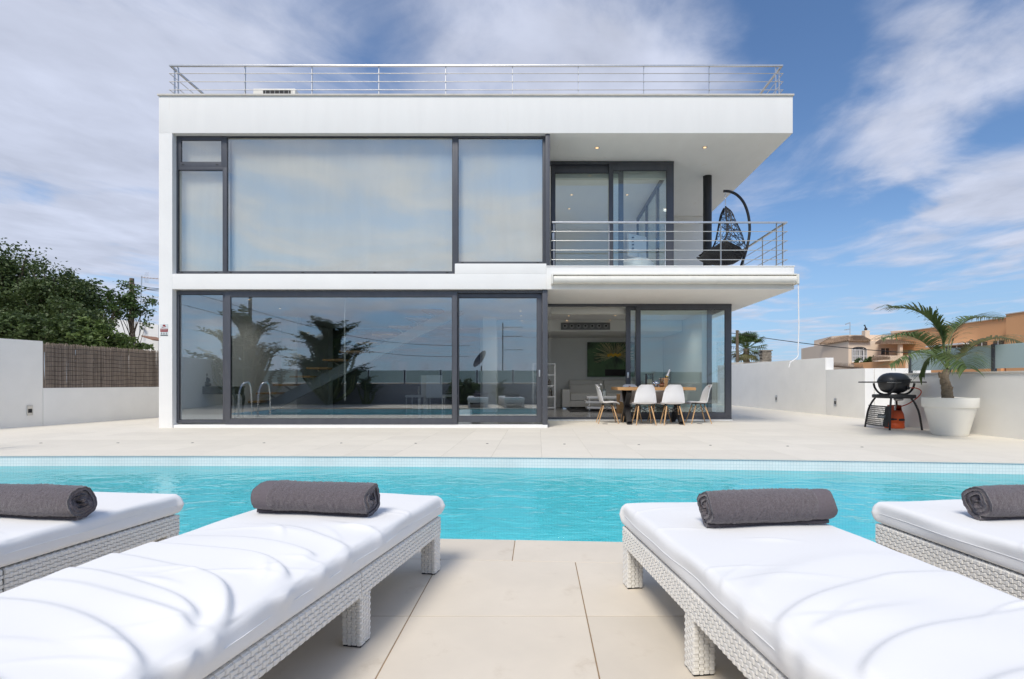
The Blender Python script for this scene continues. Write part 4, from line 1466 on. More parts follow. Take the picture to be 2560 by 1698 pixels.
CH = [((1.49, 11.55), -90, 'white shell chair at the left end of the oak table'),
      ((2.19, 11.13), 2, 'left of the two white chairs with backs to the pool'),
      ((2.775, 11.13), -3, 'right of the two white chairs with backs to the pool'),
      ((3.44, 11.55), 92, 'white shell chair at the right end of the oak table'),
      ((2.06, 11.90), 178, 'white chair behind the table next to the open door'),
      ((2.68, 11.90), 182, 'white chair behind the table in front of the glass, mostly hidden')]
cp0 = chair_proto()
for i, ((x, y), rz, lab) in enumerate(CH):
    o_ = cp0 if i == 0 else copy_tree(cp0)
    o_['label'] = lab
    o_.location = (x, y, 0)
    o_.rotation_euler = (0, 0, R(rz))

# things on the table
m_clear = glass_mat('clear_glassware', (0.86, 0.89, 0.88), 2.2, 0.04)
tz = TZT


def at_table(px, Y=11.5):
    return X(px, Y)


bk = thing('ice_bucket', 'shiny steel champagne bucket on the oak table', 'ice bucket', (at_table(1660), 11.55, tz))
cx = at_table(1660, 11.55)
MB().lathe((cx, 11.55, tz), [(0.068, 0), (0.072, 0.004), (0.098, 0.195), (0.102, 0.20), (0.097, 0.198), (0.07, 0.02)], 28).build('bucket', m_chrome, bk, smooth=True)
for s_ in (-1, 1):
    MB().ball((cx + s_ * 0.112, 11.55, tz + 0.165), 0.014, 0.014, 0.014).build('knob', m_chrome, bk, smooth=True)
bt = thing('champagne_bottle', 'champagne bottle with white foil leaning in the bucket', 'bottle', (cx + 0.0, 11.55, tz + 0.03))
Mb = Matrix.Translation((cx - 0.005, 11.55, tz + 0.06)) @ Matrix.Rotation(R(22), 4, 'Y')
MB().lathe((0, 0, 0), [(0.036, 0), (0.040, 0.01), (0.040, 0.15), (0.030, 0.19), (0.0175, 0.225)], 20).xform(Mb).build('body', mat('dark_green_glass', (0.01, 0.02, 0.008), 0.1, coat=0.5), bt, smooth=True)
MB().lathe((0, 0, 0), [(0.0285, 0.197), (0.019, 0.225), (0.0165, 0.285), (0.018, 0.30), (0.0195, 0.31), (0.017, 0.335), (0.006, 0.343)], 20).xform(Mb).build('foil', m_shell, bt, smooth=True)
MB().lathe((0, 0, 0), [(0.037, 0.172), (0.0318, 0.189)], 20).xform(Mb).build('neck_label', mat('gold_label', (0.5, 0.33, 0.06), 0.4, metal=0.5), bt, smooth=True)
cv_ = thing('reed_vase', 'dark square glass vase holding pale reeds on the oak table', 'vase', (at_table(1623), 11.55, tz))
cx = at_table(1623, 11.55)
for (x0, x1, y0, y1) in ((-0.072, -0.062, -0.07, 0.07), (0.062, 0.072, -0.07, 0.07)):
    MB().box(cx + x0, cx + x1, 11.55 + y0, 11.55 + y1, tz, tz + 0.285).build('side_panel', m_black, cv_, bev=0.002)
MB().box(cx - 0.0615, cx + 0.0615, 11.484, 11.488, tz + 0.008, tz + 0.27).build('glass_panel', m_clear, cv_)
MB().box(cx - 0.0615, cx + 0.0615, 11.612, 11.616, tz + 0.008, tz + 0.27).build('glass_panel', m_clear, cv_)
MB().box(cx - 0.0615, cx + 0.0615, 11.489, 11.611, tz, tz + 0.008).build('base', m_black, cv_)
rr = random.Random(3)
m_reed = mat('pale_reed', (0.66, 0.60, 0.42), 0.7, var=0.1)
for k in range(11):
    x0 = cx + rr.uniform(-0.045, 0.045)
    y0 = 11.55 + rr.uniform(-0.04, 0.04)
    MB().tube([(x0, y0, tz + 0.01), (x0 + rr.uniform(-.01, .01), y0, tz + 0.165)], 0.0075, 6).build('reed', m_reed, cv_)
    MB().tube([(x0, y0, tz + 0.166), (x0 + rr.uniform(-.03, .03), y0, tz + 0.25), (x0 + rr.uniform(-.04, .04), y0, tz + 0.285)], 0.004, 5).build('grass_stem', m_black, cv_)
jr = thing('glass_jar', 'knobbly clear glass jar beside the champagne bucket', 'jar', (at_table(1639), 11.5, tz))
cx = at_table(1639, 11.5)
MB().lathe((cx, 11.5, tz), [(0.05, 0), (0.062, 0.012), (0.064, 0.10), (0.055, 0.125), (0.052, 0.135)], 18).build('body', glass_mat('ribbed_glass', (0.62, 0.62, 0.60), 2.6, 0.22, rough=0.12), jr, smooth=True)
for k in range(9):
    w = 2 * math.pi * k / 9
    MB().ball((cx + 0.058 * math.cos(w), 11.5 + 0.058 * math.sin(w), tz + 0.075), 0.014, 0.014, 0.035).build('rib', m_chrome, jr, smooth=True)
MB().lathe((cx, 11.5, tz), [(0.04, 0.01), (0.04, 0.09)], 14).build('filling', mat('grey_pebbles', (0.38, 0.35, 0.33), 0.6, var=0.4, vscale=40), jr)
bw = thing('bowl', 'small brown bowl with red berries on the oak table', 'bowl', (at_table(1654), 11.4, tz))
cx = at_table(1654, 11.4)
MB().lathe((cx, 11.4, tz), [(0.03, 0), (0.055, 0.02), (0.062, 0.05), (0.054, 0.062), (0.05, 0.05)], 18).build('dish', mat('brown_glaze', (0.20, 0.11, 0.06), 0.3), bw, smooth=True)
for k in range(5):
    MB().ball((cx - 0.03 + 0.015 * k, 11.38 + 0.02 * (k % 2), tz + 0.062), 0.012, 0.012, 0.011).build('berry', m_red if k % 2 == 0 else m_leaf_mid, bw, smooth=True)


# ------------------------------------------------------------------ hanging egg chair on the balcony
YE = 11.25
ke = YE / FPX
stnd = thing('hanging_chair', 'black wicker hanging egg chair on a curved stand on the balcony', 'hanging chair', (X(1830, YE), YE, BAL_T))
arc = [(1852, 667), (1866, 625), (1874, 580), (1871, 540), (1860, 508), (1843, 488), (1824, 479), (1809, 478)]
MB().tube(crom([(X(a, YE), YE, max(Z(c_, YE), BAL_T)) for a, c_ in arc], 6), 0.028, 12).build('stand', m_black, stnd, smooth=True)
bp_ = [(X(1835, YE) + 0.48 * math.cos(w), YE + 0.48 * math.sin(w), BAL_T + 0.026) for w in np.linspace(0.2, 2 * math.pi - 0.2, 30)]
MB().tube(bp_, 0.025, 8).build('base_ring', m_black, stnd, smooth=True)
for k in range(9):
    zz = Z(482 + k * 3.9, YE)
    MB().tube([(X(1813.5, YE) + 0.012 * math.cos(w) * (k % 2 == 0), YE + 0.012 * math.cos(w) * (k % 2 == 1), zz + 0.02 * math.sin(w)) for w in np.linspace(0, 2 * math.pi, 9)], 0.004, 5).build('chain_link', m_chrome, stnd)
spine = crom([(X(a, YE), 0, Z(c_, YE)) for a, c_ in [(1814, 517), (1829, 532), (1842, 562), (1856, 596), (1863, 625), (1852, 648), (1826, 661), (1795, 661), (1768, 652), (1752, 642)]], 4)
rim = crom([(X(a, YE), 0, Z(c_, YE)) for a, c_ in [(1812, 519), (1808, 534), (1806, 562), (1803, 590), (1798, 606), (1788, 619), (1775, 628), (1765, 634), (1757, 637), (1751, 638)]], 4)
wd = crom([(0.05, 0, 0), (0.16, 0, 0), (0.26, 0, 0), (0.34, 0, 0), (0.40, 0, 0), (0.42, 0, 0), (0.42, 0, 0), (0.40, 0, 0), (0.34, 0, 0), (0.22, 0, 0)], 4)
NSP = len(spine)


def egg(t, s_):
    """point of the egg shell: t down the back (0..1), s across (-1..1)"""
    f = t * (NSP - 1)
    i = min(int(f), NSP - 2)
    q = f - i
    S_, R_, w = spine[i].lerp(spine[i + 1], q), rim[i].lerp(rim[i + 1], q), wd[i].lerp(wd[i + 1], q).x
    a = s_ * math.pi / 2
    c_ = math.cos(a)
    return Vector((R_.x + (S_.x - R_.x) * c_, YE + math.sin(a) * w, R_.z + (S_.z - R_.z) * c_))


for s_ in (-1, 1):
    MB().tube([egg(t, s_) for t in np.linspace(0, 1, 40)], 0.018, 8).build('rim_tube', m_black, stnd, smooth=True)
MB().tube([egg(1, s_) for s_ in np.linspace(-1, 1, 16)], 0.018, 8).build('rim_tube', m_black, stnd, smooth=True)
rr = random.Random(21)
wv_ = MB()
for k in range(240):
    t0, s0 = rr.uniform(0.0, 1.0), rr.choice([-1, 1]) * 1.0 if rr.random() < 0.5 else rr.uniform(-1, 1)
    ang = rr.uniform(0, 2 * math.pi)
    ln = rr.uniform(0.35, 1.1)
    pts = []
    for q in np.linspace(0, ln, 12):
        tt, ss = t0 + math.sin(ang) * q * 0.45, s0 + math.cos(ang) * q * 1.3
        if 0 <= tt <= 1 and -1 <= ss <= 1:
            pts.append(egg(tt, ss))
    if len(pts) > 3:
        wv_.tube(pts, 0.0048, 5)
for t in np.linspace(0.05, 0.95, 12):
    wv_.tube([egg(t, s_) for s_ in np.linspace(-1, 1, 14)], 0.006, 5)
for t in np.linspace(0.62, 0.98, 26):
    wv_.tube([egg(t, s_) for s_ in np.linspace(-1, 1, 14)], 0.010, 5)
stuff(wv_.build('wicker_weave', m_black, stnd, smooth=True))
# seat cushion: a puffy pad lying in the shell
m_cush = mat('black_cushion', (0.014, 0.013, 0.014), 0.9, var=0.2, vscale=20, bump=0.5, bscale=60)
cv2, cf2 = [], []
na, nb = 26, 18
for i in range(na + 1):
    t = 0.50 + 0.5 * i / na
    for k in range(nb + 1):
        s_ = -0.97 + 1.94 * k / nb
        p_ = egg(t, s_)
        q = egg(t, s_ * 0.85)
        R_ = egg(t, -1).lerp(egg(t, 1), 0.5)
        d = (Vector((R_.x, YE, R_.z)) - p_)
        th__ = 0.60 + 0.16 * math.sin(i * 1.05) * math.sin(k * 0.9)
        cv2.append(p_ + d * th__ * (0.5 if k in (0, nb) else 1) + Vector((0, 0, 0.03)))
for i in range(na):
    for k in range(nb):
        a = i * (nb + 1) + k
        cf2.append((a, a + 1, a + nb + 2, a + nb + 1))
off = len(cv2)
for i in range(na + 1):
    t = 0.50 + 0.5 * i / na
    for k in range(nb + 1):
        s_ = -0.97 + 1.94 * k / nb
        cv2.append(egg(t, s_) * 1.0 + Vector((0, 0, 0.004)))
for i in range(na):
    for k in range(nb):
        a = off + i * (nb + 1) + k
        cf2.append((a + nb + 1, a + nb + 2, a + 1, a))
b = MB()
b.v, b.f = [tuple(p) for p in cv2], cf2
b.build('seat_cushion', m_cush, stnd, smooth=True)

# ------------------------------------------------------------------ barbecue, gas bottle
bq = thing('gas_barbecue', 'black gas barbecue with domed lid and side shelves on a cart', 'barbecue', (6.68, 10.18, 0))
A_, B_, C_, D_ = Vector((6.39, 10.54, 0)), Vector((6.39, 9.80, 0)), Vector((7.0, 9.83, 0)), Vector((7.0, 10.5, 0))
cen = Vector((6.70, 10.17, 0))
for q in (A_, B_, C_, D_):
    top = cen + (q - cen) * 0.62 + Vector((0, 0, 0.585))
    mid = cen + (q - cen) * 0.90 + Vector((0, 0, 0.30))
    MB().tube(crom([top, cen + (q - cen) * 0.78 + Vector((0, 0, 0.46)), mid, q + Vector((0, 0, 0.0))], 6), 0.018, 8).build('leg', m_black, bq, smooth=True)
# carrier frame between legs and cook box
MB().prism([(6.46, 10.44), (6.40, 10.17), (6.46, 9.92), (6.60, 9.84), (6.85, 9.86), (6.98, 9.95), (6.99, 10.25), (6.90, 10.42), (6.65, 10.50)], 0.575, 0.645).build('carrier', m_blackpl, bq, bev=0.02)
# perforated front panel: a grid of bars leaves round holes, with a solid strip and a plate
pm = MB()
PW, PH = 0.62, 0.36
na, nb = 15, 10


def panel_pt(u, v):
    y = A_.y - 0.06 - u * PW
    bul = 0.03 * math.sin(math.pi * u)
    x = 6.395 + 0.11 * (v * 0.55) ** 1.3 - bul
    return Vector((x, y, 0.065 + v * PH))


for i in range(na + 1):
    pm.tube([panel_pt(i / na * 0.82, v) for v in np.linspace(0, 1, 10)], 0.0058, 4)
for k in range(nb + 1):
    pm.tube([panel_pt(u, k / nb) for u in np.linspace(0, 0.82, 14)], 0.0064, 4)
stuff(pm.build('perforated_panel', m_blackpl, bq))
vs_, fs = [], []
for i in range(7):
    for k in range(9):
        vs_.append(panel_pt(0.80 + 0.20 * i / 6, k / 8))
for i in range(6):
    for k in range(8):
        a = i * 9 + k
        fs.append((a, a + 1, a + 10, a + 9))
b = MB()
b.add(vs_, fs)
b.add([Vector(q) + Vector((0.006, 0, 0)) for q in vs_], [f[::-1] for f in fs])
b.build('panel_edge', m_blackpl, bq)
for v in (0.0, 1.0):
    MB().tube([panel_pt(u, v) for u in np.linspace(-0.06, 1.03, 14)], 0.012, 6).build('panel_rail', m_blackpl, bq, smooth=True)
pl = MB()
pc = [panel_pt(u, v) + Vector((-0.009, 0, 0)) for (u, v) in ((0.58, 0.40), (0.88, 0.40), (0.88, 0.58), (0.58, 0.58))]
pl.add(pc + [q + Vector((0.006, 0, 0)) for q in pc], [(3, 2, 1, 0), (4, 5, 6, 7), (0, 1, 5, 4), (1, 2, 6, 5), (2, 3, 7, 6), (3, 0, 4, 7)])
plate = pl.build('name_plate', mat('grey_plate', (0.10, 0.115, 0.125), 0.4, metal=0.4), bq)
fc = bpy.data.curves.new('lettering', 'FONT')
fc.body = 'weber'
fc.size = 0.062
fc.align_x = 'CENTER'
fc.align_y = 'CENTER'
fo = bpy.data.objects.new('lettering_curve', fc)
COL.objects.link(fo)
bpy.context.view_layer.update()
fme = bpy.data.meshes.new_from_object(fo.evaluated_get(bpy.context.evaluated_depsgraph_get()))
bpy.data.objects.remove(fo)
fme.materials.clear()
fme.materials.append(mat('pale_lettering', (0.55, 0.57, 0.58), 0.4))
ctr = (pc[0] + pc[2]) / 2 + Vector((-0.0015, 0, 0))
ux, uz = (pc[1] - pc[0]).normalized(), (pc[3] - pc[0]).normalized()
un = ux.cross(uz).normalized()
fme.transform(Matrix(((ux.x, uz.x, un.x, ctr.x - bq.location.x), (ux.y, uz.y, un.y, ctr.y - bq.location.y), (ux.z, uz.z, un.z, ctr.z), (0, 0, 0, 1))))
link('lettering', fme, plate)
# cook box and lid: long rounded bodies turned towards the pool
MR = Matrix.Translation((6.70, 10.16, 0)) @ Matrix.Rotation(R(14), 4, 'Z') @ Matrix.Diagonal((0.87, 0.9, 1, 1))


def capsule(zs, nm, m_, parent, ex=2.6, ey=2.2, n=36):
    mb = MB()
    vs_, fs = [], []
    for (z, a, b_) in zs:
        for k in range(n):
            w = 2 * math.pi * k / n
            c_, s_ = math.cos(w), math.sin(w)
            vs_.append(MR @ Vector((math.copysign(abs(c_) ** (2 / ex), c_) * a, math.copysign(abs(s_) ** (2 / ey), s_) * b_, z)))
    for i in range(len(zs) - 1):
        for k in range(n):
            k2 = (k + 1) % n
            fs.append((i * n + k, i * n + k2, (i + 1) * n + k2, (i + 1) * n + k))
    fs.append(tuple(range(n - 1, -1, -1)))
    fs.append(tuple((len(zs) - 1) * n + k for k in range(n)))
    mb.add(vs_, fs)
    return mb.build(nm, m_, parent, smooth=True)


capsule([(0.67, 0.12, 0.09), (0.685, 0.20, 0.14), (0.72, 0.262, 0.19), (0.79, 0.30, 0.225), (0.855, 0.312, 0.238), (0.862, 0.326, 0.248), (0.8655, 0.326, 0.248)], 'cook_box', m_lid, bq)
lid = capsule([(0.868, 0.322, 0.246), (0.89, 0.332, 0.252), (0.94, 0.318, 0.232), (0.99, 0.285, 0.19), (1.025, 0.235, 0.14), (1.045, 0.17, 0.085), (1.053, 0.09, 0.04)], 'lid', m_lid, bq)
MB().tube([MR @ Vector((-0.16, -0.235, 0.915)), MR @ Vector((-0.16, -0.275, 0.92)), MR @ Vector((0.16, -0.275, 0.92)), MR @ Vector((0.16, -0.235, 0.915))], 0.010, 8).build('handle', m_blackpl, lid, smooth=True)
MB().lathe(MR @ Vector((-0.20, -0.08, 0.985)), [(0.02, 0), (0.022, 0.012), (0.012, 0.02)], 14).build('thermometer', m_chrome, lid, smooth=True)
for s_ in (-1, 1):                                     # cradle hoops and shelves
    hp = [MR @ Vector((s_ * 0.24, y, z)) for (y, z) in ((-0.27, 0.855), (-0.24, 0.77), (-0.14, 0.675), (0.0, 0.645), (0.14, 0.675), (0.24, 0.77), (0.27, 0.855))]
    MB().tube(crom(hp, 5), 0.019, 8).build('cradle_hoop', m_blackpl, bq, smooth=True)
for (xa_, xb_) in ((6.13, 6.46), (6.95, 7.19)):
    MB().box(xa_, xb_, 9.97, 10.33, 0.864, 0.888).build('side_shelf', m_blackpl, bq, bev=0.012)
MB().lathe((0, 0, 0), [(0.030, 0), (0.030, 0.03), (0.022, 0.036)], 16).xform(Matrix.Translation(MR @ Vector((0.12, -0.215, 0.765))) @ Matrix.Rotation(R(90), 4, 'X')).build('control_knob', m_blackpl, bq, smooth=True)
MB().tube(crom([MR @ Vector((0.17, -0.19, 0.77)), (6.98, 9.96, 0.765), (7.04, 9.92, 0.72), (7.03, 9.92, 0.65), (6.96, 9.95, 0.56), (6.88, 10.06, 0.46), (6.80, 10.2, 0.40)], 6), 0.009, 8).build('gas_hose', m_hose, bq, smooth=True)
MB().ball((6.63, 9.92, 0.56), 0.09, 0.06, 0.03).build('drip_tray', m_steel, bq, smooth=True)

gb = thing('gas_bottle', 'orange gas bottle standing under the barbecue', 'gas bottle', (6.79, 10.28, 0))
gc = (6.79, 10.28, 0)
MB().lathe(gc, [(0.15, 0.0), (0.165, 0.012), (0.165, 0.09), (0.158, 0.10), (0.165, 0.112), (0.163, 0.20), (0.15, 0.28), (0.128, 0.33), (0.10, 0.345)], 28).build('body', m_orange, gb, smooth=True)
cv_, cf_ = [], []
for i in range(20):                                    # collar open at the front
    w = R(-55 + 290 * i / 19)
    for (r_, z) in ((0.128, 0.31), (0.112, 0.44), (0.096, 0.44), (0.106, 0.31)):
        cv_.append((gc[0] + r_ * math.cos(w), gc[1] + r_ * math.sin(w), z))
for i in range(19):
    for k in range(4):
        k2 = (k + 1) % 4
        cf_.append((i * 4 + k, (i + 1) * 4 + k, (i + 1) * 4 + k2, i * 4 + k2))
b = MB()
b.add(cv_, cf_)
b.build('collar', m_orange, gb, smooth=True)
MB().lathe((gc[0] - 0.02, gc[1] - 0.03, 0.34), [(0.03, 0), (0.03, 0.035), (0.038, 0.04), (0.038, 0.085), (0.02, 0.10)], 14).build('regulator', m_steel, gb, smooth=True)
for (w0, w1, z0, z1) in ((-150, -108, 0.16, 0.20), (-98, -40, 0.145, 0.195)):
    vs_, fs = [], []
    for i in range(9):
        w = R(w0 + (w1 - w0) * i / 8)
        ta_ = abs(i - 3) / 8
        for z in (z0 + 0.012 * ta_, z1 - 0.02 * ta_):
            vs_.append((gc[0] + 0.1672 * math.cos(w), gc[1] + 0.1672 * math.sin(w), z))
    for i in range(8):
        fs.append((2 * i, 2 * i + 2, 2 * i + 3, 2 * i + 1))
    b = MB()
    b.add(vs_, fs)
    b.build('marking', m_black, gb)


# ------------------------------------------------------------------ palms
def frond(root, pts, width, n, m_leaf, droop=0.5, seed=0, lw_=0.021, name='frond', fold=0.35, taper=1.0):
    """pinnate leaf along a curve: a stalk and leaflets left and right"""
    rg = random.Random(seed)
    cv = crom(pts, 10)
    N = len(cv)
    st = MB().tube(cv, [0.011 * (1 - 0.8 * i / (N - 1)) for i in range(N)], 6).build(name, m_palmstem, root, smooth=True)
    mb = MB()
    for i in range(n):
        f = 0.20 + 0.80 * (i + 0.5) / n
        x = f * (N - 1)
        k = min(int(x), N - 2)
        p_ = cv[k].lerp(cv[k + 1], x - k)
        t = (cv[k + 1] - cv[max(k - 1, 0)]).normalized()
        sd = t.cross(Vector((0, 0, 1)))
        sd = sd.normalized() if sd.length > 0.05 else Vector((1, 0, 0))
        up = sd.cross(t).normalized()
        ln = 1.32 * width * (math.sin(math.pi * min(1, 0.18 + 0.82 * (f - 0.2) / 0.8)) ** 0.6 if f < 0.95 else 0.55) * rg.uniform(0.85, 1.08)
        for s_ in (-1, 1):
            d = (sd * s_ * 0.80 + t * (0.45 + 0.35 * f) + up * fold * rg.uniform(0.3, 1.0)).normalized()
            q, prev = p_.copy(), None
            w0 = lw_ * rg.uniform(0.8, 1.1)
            ring = []
            for g in range(6):
                u = g / 5
                wdt = w0 * (0.5 + 1.0 * math.sin(math.pi * min(0.98, u * 0.75 + 0.18))) * (1 - u ** 3)
                side = d.cross(Vector((0, 0, 1)))
                side = side.normalized() if side.length > 0.05 else t
                side = (side * 0.75 + t * 0.25 * (1 if side.dot(t) > 0 else -1)).normalized()
                ring.append((q - side * wdt * 0.5, q + side * wdt * 0.5))
                q = q + d * (ln / 5)
                d = (d + Vector((0, 0, -droop * 0.50 * (0.5 + u)))).normalized()
            vs_ = [z for pr in ring for z in pr]
            mb.add(vs_, [(2 * g, 2 * g + 1, 2 * g + 3, 2 * g + 2) for g in range(5)])
    mb.build('leaflets', m_leaf, st)
    return st


m_palmstem = mat('palm_stalk', (0.16, 0.19, 0.07), 0.5, var=0.2, vscale=8)
PXc, PYc = 6.83, 8.95
kp = PYc / FPX
pp = thing('potted_palm', 'feather palm in a big white planter beside the barbecue', 'potted palm', (PXc, PYc, 0))
MB().lathe((PXc, PYc, 0), [(0.270, 0.0), (0.278, 0.006), (0.285, 0.02), (0.405, 0.455), (0.408, 0.462), (0.434, 0.466), (0.437, 0.472), (0.446, 0.612), (0.443, 0.62), (0.405, 0.622), (0.40, 0.612), (0.395, 0.56)], 56, 0.88, 0.88).build('planter', m_pot, pp, smooth=True)
MB().lathe((PXc, PYc, 0), [(0.39, 0.545), (0.395, 0.56), (0.2, 0.575)], 30, 0.88, 0.88).build('soil', m_soil, pp, smooth=True)


def pp_pt(px, py, dyy=0.0):
    return V3(px, py, PYc + dyy)


trk = crom([(PXc - 0.03, PYc, 0.54), pp_pt(2366, 968), pp_pt(2361, 945), pp_pt(2367, 925)], 5)
MB().tube(trk, [0.085 - 0.0028 * i + 0.006 * (i % 2) for i in range(len(trk))], 12).build('trunk', m_palmbark, pp, smooth=True)
rr = random.Random(2)
for k in range(14):
    z = 0.66 + 0.03 * k
    w = rr.uniform(0, 6.28)
    cxx = trk[min(len(trk) - 1, int(k * 0.9) + 1)]
    MB().tube([cxx + Vector((0.055 * math.cos(w), 0.055 * math.sin(w), -0.02)), cxx + Vector((0.085 * math.cos(w), 0.085 * math.sin(w), 0.05))], [0.03, 0.008], 5).build('leaf_base', m_palmbark, pp)
cr = (2368, 922)
FR = [([cr, (2356, 850), (2330, 805), (2285, 776), (2222, 768)], (0, 0.05, 0.1, 0.2, 0.3), 0.40, 48, m_palm, 0.55),
      ([cr, (2335, 880), (2300, 850), (2255, 838), (2202, 846)], (0, -0.05, -0.15, -0.25, -0.35), 0.40, 46, m_palm, 0.6),
      ([cr, (2345, 895), (2310, 882), (2270, 885), (2222, 912)], (0, -0.2, -0.45, -0.65, -0.8), 0.40, 46, m_palm, 0.6),
      ([cr, (2374, 897), (2388, 890), (2402, 897), (2418, 920)], (0, -0.35, -0.75, -1.05, -1.25), 0.42, 46, m_palm, 0.75),
      ([cr, (2372, 860), (2392, 820), (2440, 794), (2510, 794)], (0, 0.05, 0.1, 0.15, 0.2), 0.40, 48, m_palm, 0.55),
      ([cr, (2400, 895), (2440, 862), (2510, 845), (2600, 872)], (0, 0.0, 0.0, -0.05, -0.1), 0.38, 46, m_palm_dry, 0.7),
      ([cr, (2352, 900), (2334, 890), (2312, 905), (2298, 940)], (0, 0.2, 0.4, 0.55, 0.65), 0.34, 38, m_palm, 0.7)]
for i, (pts, dys, wdt, n, ml, dr) in enumerate(FR):
    frond(pp, [pp_pt(a, c_, d) for (a, c_), d in zip(pts, dys)], wdt, n, ml, dr, seed=i)
MB().tube(crom([pp_pt(*cr), pp_pt(2360, 880), pp_pt(2352, 820), pp_pt(2341, 766)], 6), [0.014 - 0.0006 * i for i in range(19)], 6).build('spear_leaf', m_palm, pp, smooth=True)
for q in (((2368, 922), (2362, 880), (2360, 840)), ((2368, 922), (2374, 880), (2384, 845))):
    MB().tube(crom([pp_pt(a, c_) for a, c_ in q], 6), 0.009, 6).build('stalk', m_palmstem, pp, smooth=True)


# ------------------------------------------------------------------ inside the house
m_sofa = mat('pale_grey_leather', (0.50, 0.49, 0.465), 0.5, var=0.05, vscale=3, bump=0.2, bscale=60)
FZ = 0.05
so = thing('sofa', 'pale grey leather sofa below the picture in the living room', 'sofa', (2.3, 17.2, FZ))
YS = 16.75
sx0, sx1 = X(1405, YS), X(1405, YS) + 2.75
for k in range(2):
    a, b_ = sx0 + 0.26 + k * 1.12, sx0 + 0.26 + (k + 1) * 1.12
    MB().box(a + 0.005, b_ - 0.005, YS + 0.02, YS + 0.70, FZ + 0.24, FZ + 0.47).build('seat_cushion', m_sofa, so, bev=0.05, seg=3)
    MB().box(a + 0.005, b_ - 0.005, YS + 0.62, YS + 0.88, FZ + 0.42, FZ + 0.74).build('back_cushion', m_sofa, so, bev=0.05, seg=3)
    MB().box(a + 0.005, b_ - 0.005, YS + 0.72, YS + 0.98, FZ + 0.70, FZ + 0.90).build('headrest', m_sofa, so, bev=0.05, seg=3)
MB().box(sx0 + 0.05, sx1 - 0.05, YS + 0.04, YS + 0.97, FZ + 0.05, FZ + 0.25).build('base', m_sofa, so, bev=0.02)
for a in (sx0, sx1 - 0.26):
    MB().box(a, a + 0.26, YS - 0.02, YS + 0.95, FZ + 0.04, FZ + 0.60).build('armrest', m_sofa, so, bev=0.05, seg=3)
    MB().box(a + 0.02, a + 0.24, YS - 0.01, YS + 0.05, FZ, FZ + 0.035).build('foot', m_chrome, so)

YC = 15.2
ct = thing('coffee_table', 'white stepped coffee table in front of the sofa', 'coffee table', (X(1508, YC), YC, FZ))
cx0, cx1 = X(1468, YC), X(1548, YC)
for (a, b_, z0, z1) in ((0, 0, 0.36, 0.42), (-0.04, 0.02, 0.23, 0.29), (0.0, 0.0, 0.07, 0.13)):
    MB().box(cx0 + a, cx1 + b_, YC, YC + 0.6, FZ + z0, FZ + z1).build('shelf', m_shell, ct, bev=0.005)
for a in (cx0 + 0.05, cx1 - 0.08):
    MB().box(a, a + 0.03, YC + 0.05, YC + 0.55, FZ, FZ + 0.36).build('support', m_chrome, ct)
vz = thing('flower_vase', 'glass vase with white flowers on the coffee table', 'vase', (X(1506, YC), YC + 0.3, FZ + 0.42))
MB().lathe((X(1513, YC), YC + 0.3, FZ + 0.42), [(0.06, 0), (0.065, 0.01), (0.065, 0.19), (0.06, 0.2)], 16).build('glass', m_clear, vz, smooth=True)
MB().lathe((X(1513, YC), YC + 0.3, FZ + 0.42), [(0.045, 0.005), (0.045, 0.15)], 12).build('candle', m_shell, vz, smooth=True)
for (dx_, dz_) in ((-0.12, 0.30), (-0.02, 0.32), (-0.07, 0.24)):
    MB().tube([(X(1506, YC), YC + 0.2, FZ + 0.42), (X(1506, YC) + dx_, YC + 0.2, FZ + 0.42 + dz_)], 0.004, 5).build('stem', m_leaf_mid, vz)
    MB().ball((X(1506, YC) + dx_, YC + 0.2, FZ + 0.43 + dz_), 0.035, 0.035, 0.03).build('bloom', m_shell, vz, smooth=True)
tag(MB().box(X(1420, 15.9), X(1545, 15.9), 14.9, 16.6, FZ, FZ + 0.012).build('rug', mat('charcoal_rug', (0.03, 0.03, 0.032), 0.95, var=0.2, vscale=40)), 'dark charcoal rug under the coffee table', 'rug')
tag(MB().box(X(1548, 14.2), X(1562, 14.2), 14.2, 14.7, FZ, FZ + 0.5).build('side_cabinet', m_oak, bev=0.006), 'low oak cabinet seen between table leg and coffee table', 'cabinet')

sh = thing('shelf_unit', 'tall open white shelf unit seen through the open door', 'shelf', (X(1360, 16.3), 16.3, FZ))
h0, h1 = X(1331, 16.3), X(1389, 16.3)
ztp = Z(908, 16.3)
for a in (h0, h1 - 0.045):
    MB().box(a, a + 0.045, 16.3, 16.6, FZ, ztp).build('upright', m_shell, sh, bev=0.003)
for k in range(5):
    z = FZ + 0.03 + (ztp - FZ - 0.07) * k / 4
    MB().box(h0 + 0.046, h1 - 0.046, 16.3, 16.6, z, z + 0.035).build('shelf_board', m_shell, sh, bev=0.003)
m_brz = mat('bronze_figure', (0.08, 0.06, 0.04), 0.4, metal=0.4)
for (a, row, w_, h_, lb) in ((0.52, 2, 0.05, 0.19, 'small dark ornament on the upper shelf of the white shelf unit'), (0.55, 1, 0.055, 0.25, 'tall dark ornament on a lower shelf of the white shelf unit')):
    z = FZ + 0.066 + (ztp - FZ - 0.07) * row / 4
    tag(MB().lathe((h0 + a, 16.45, z), [(w_, 0), (w_ * 1.1, 0.02), (w_ * 0.7, h_ * 0.3), (w_ * 1.05, h_ * 0.55), (w_ * 0.5, h_ * 0.8), (w_ * 0.62, h_ * 0.9), (w_ * 0.2, h_)], 14).build('ornament', m_brz, smooth=True), lb, 'ornament')

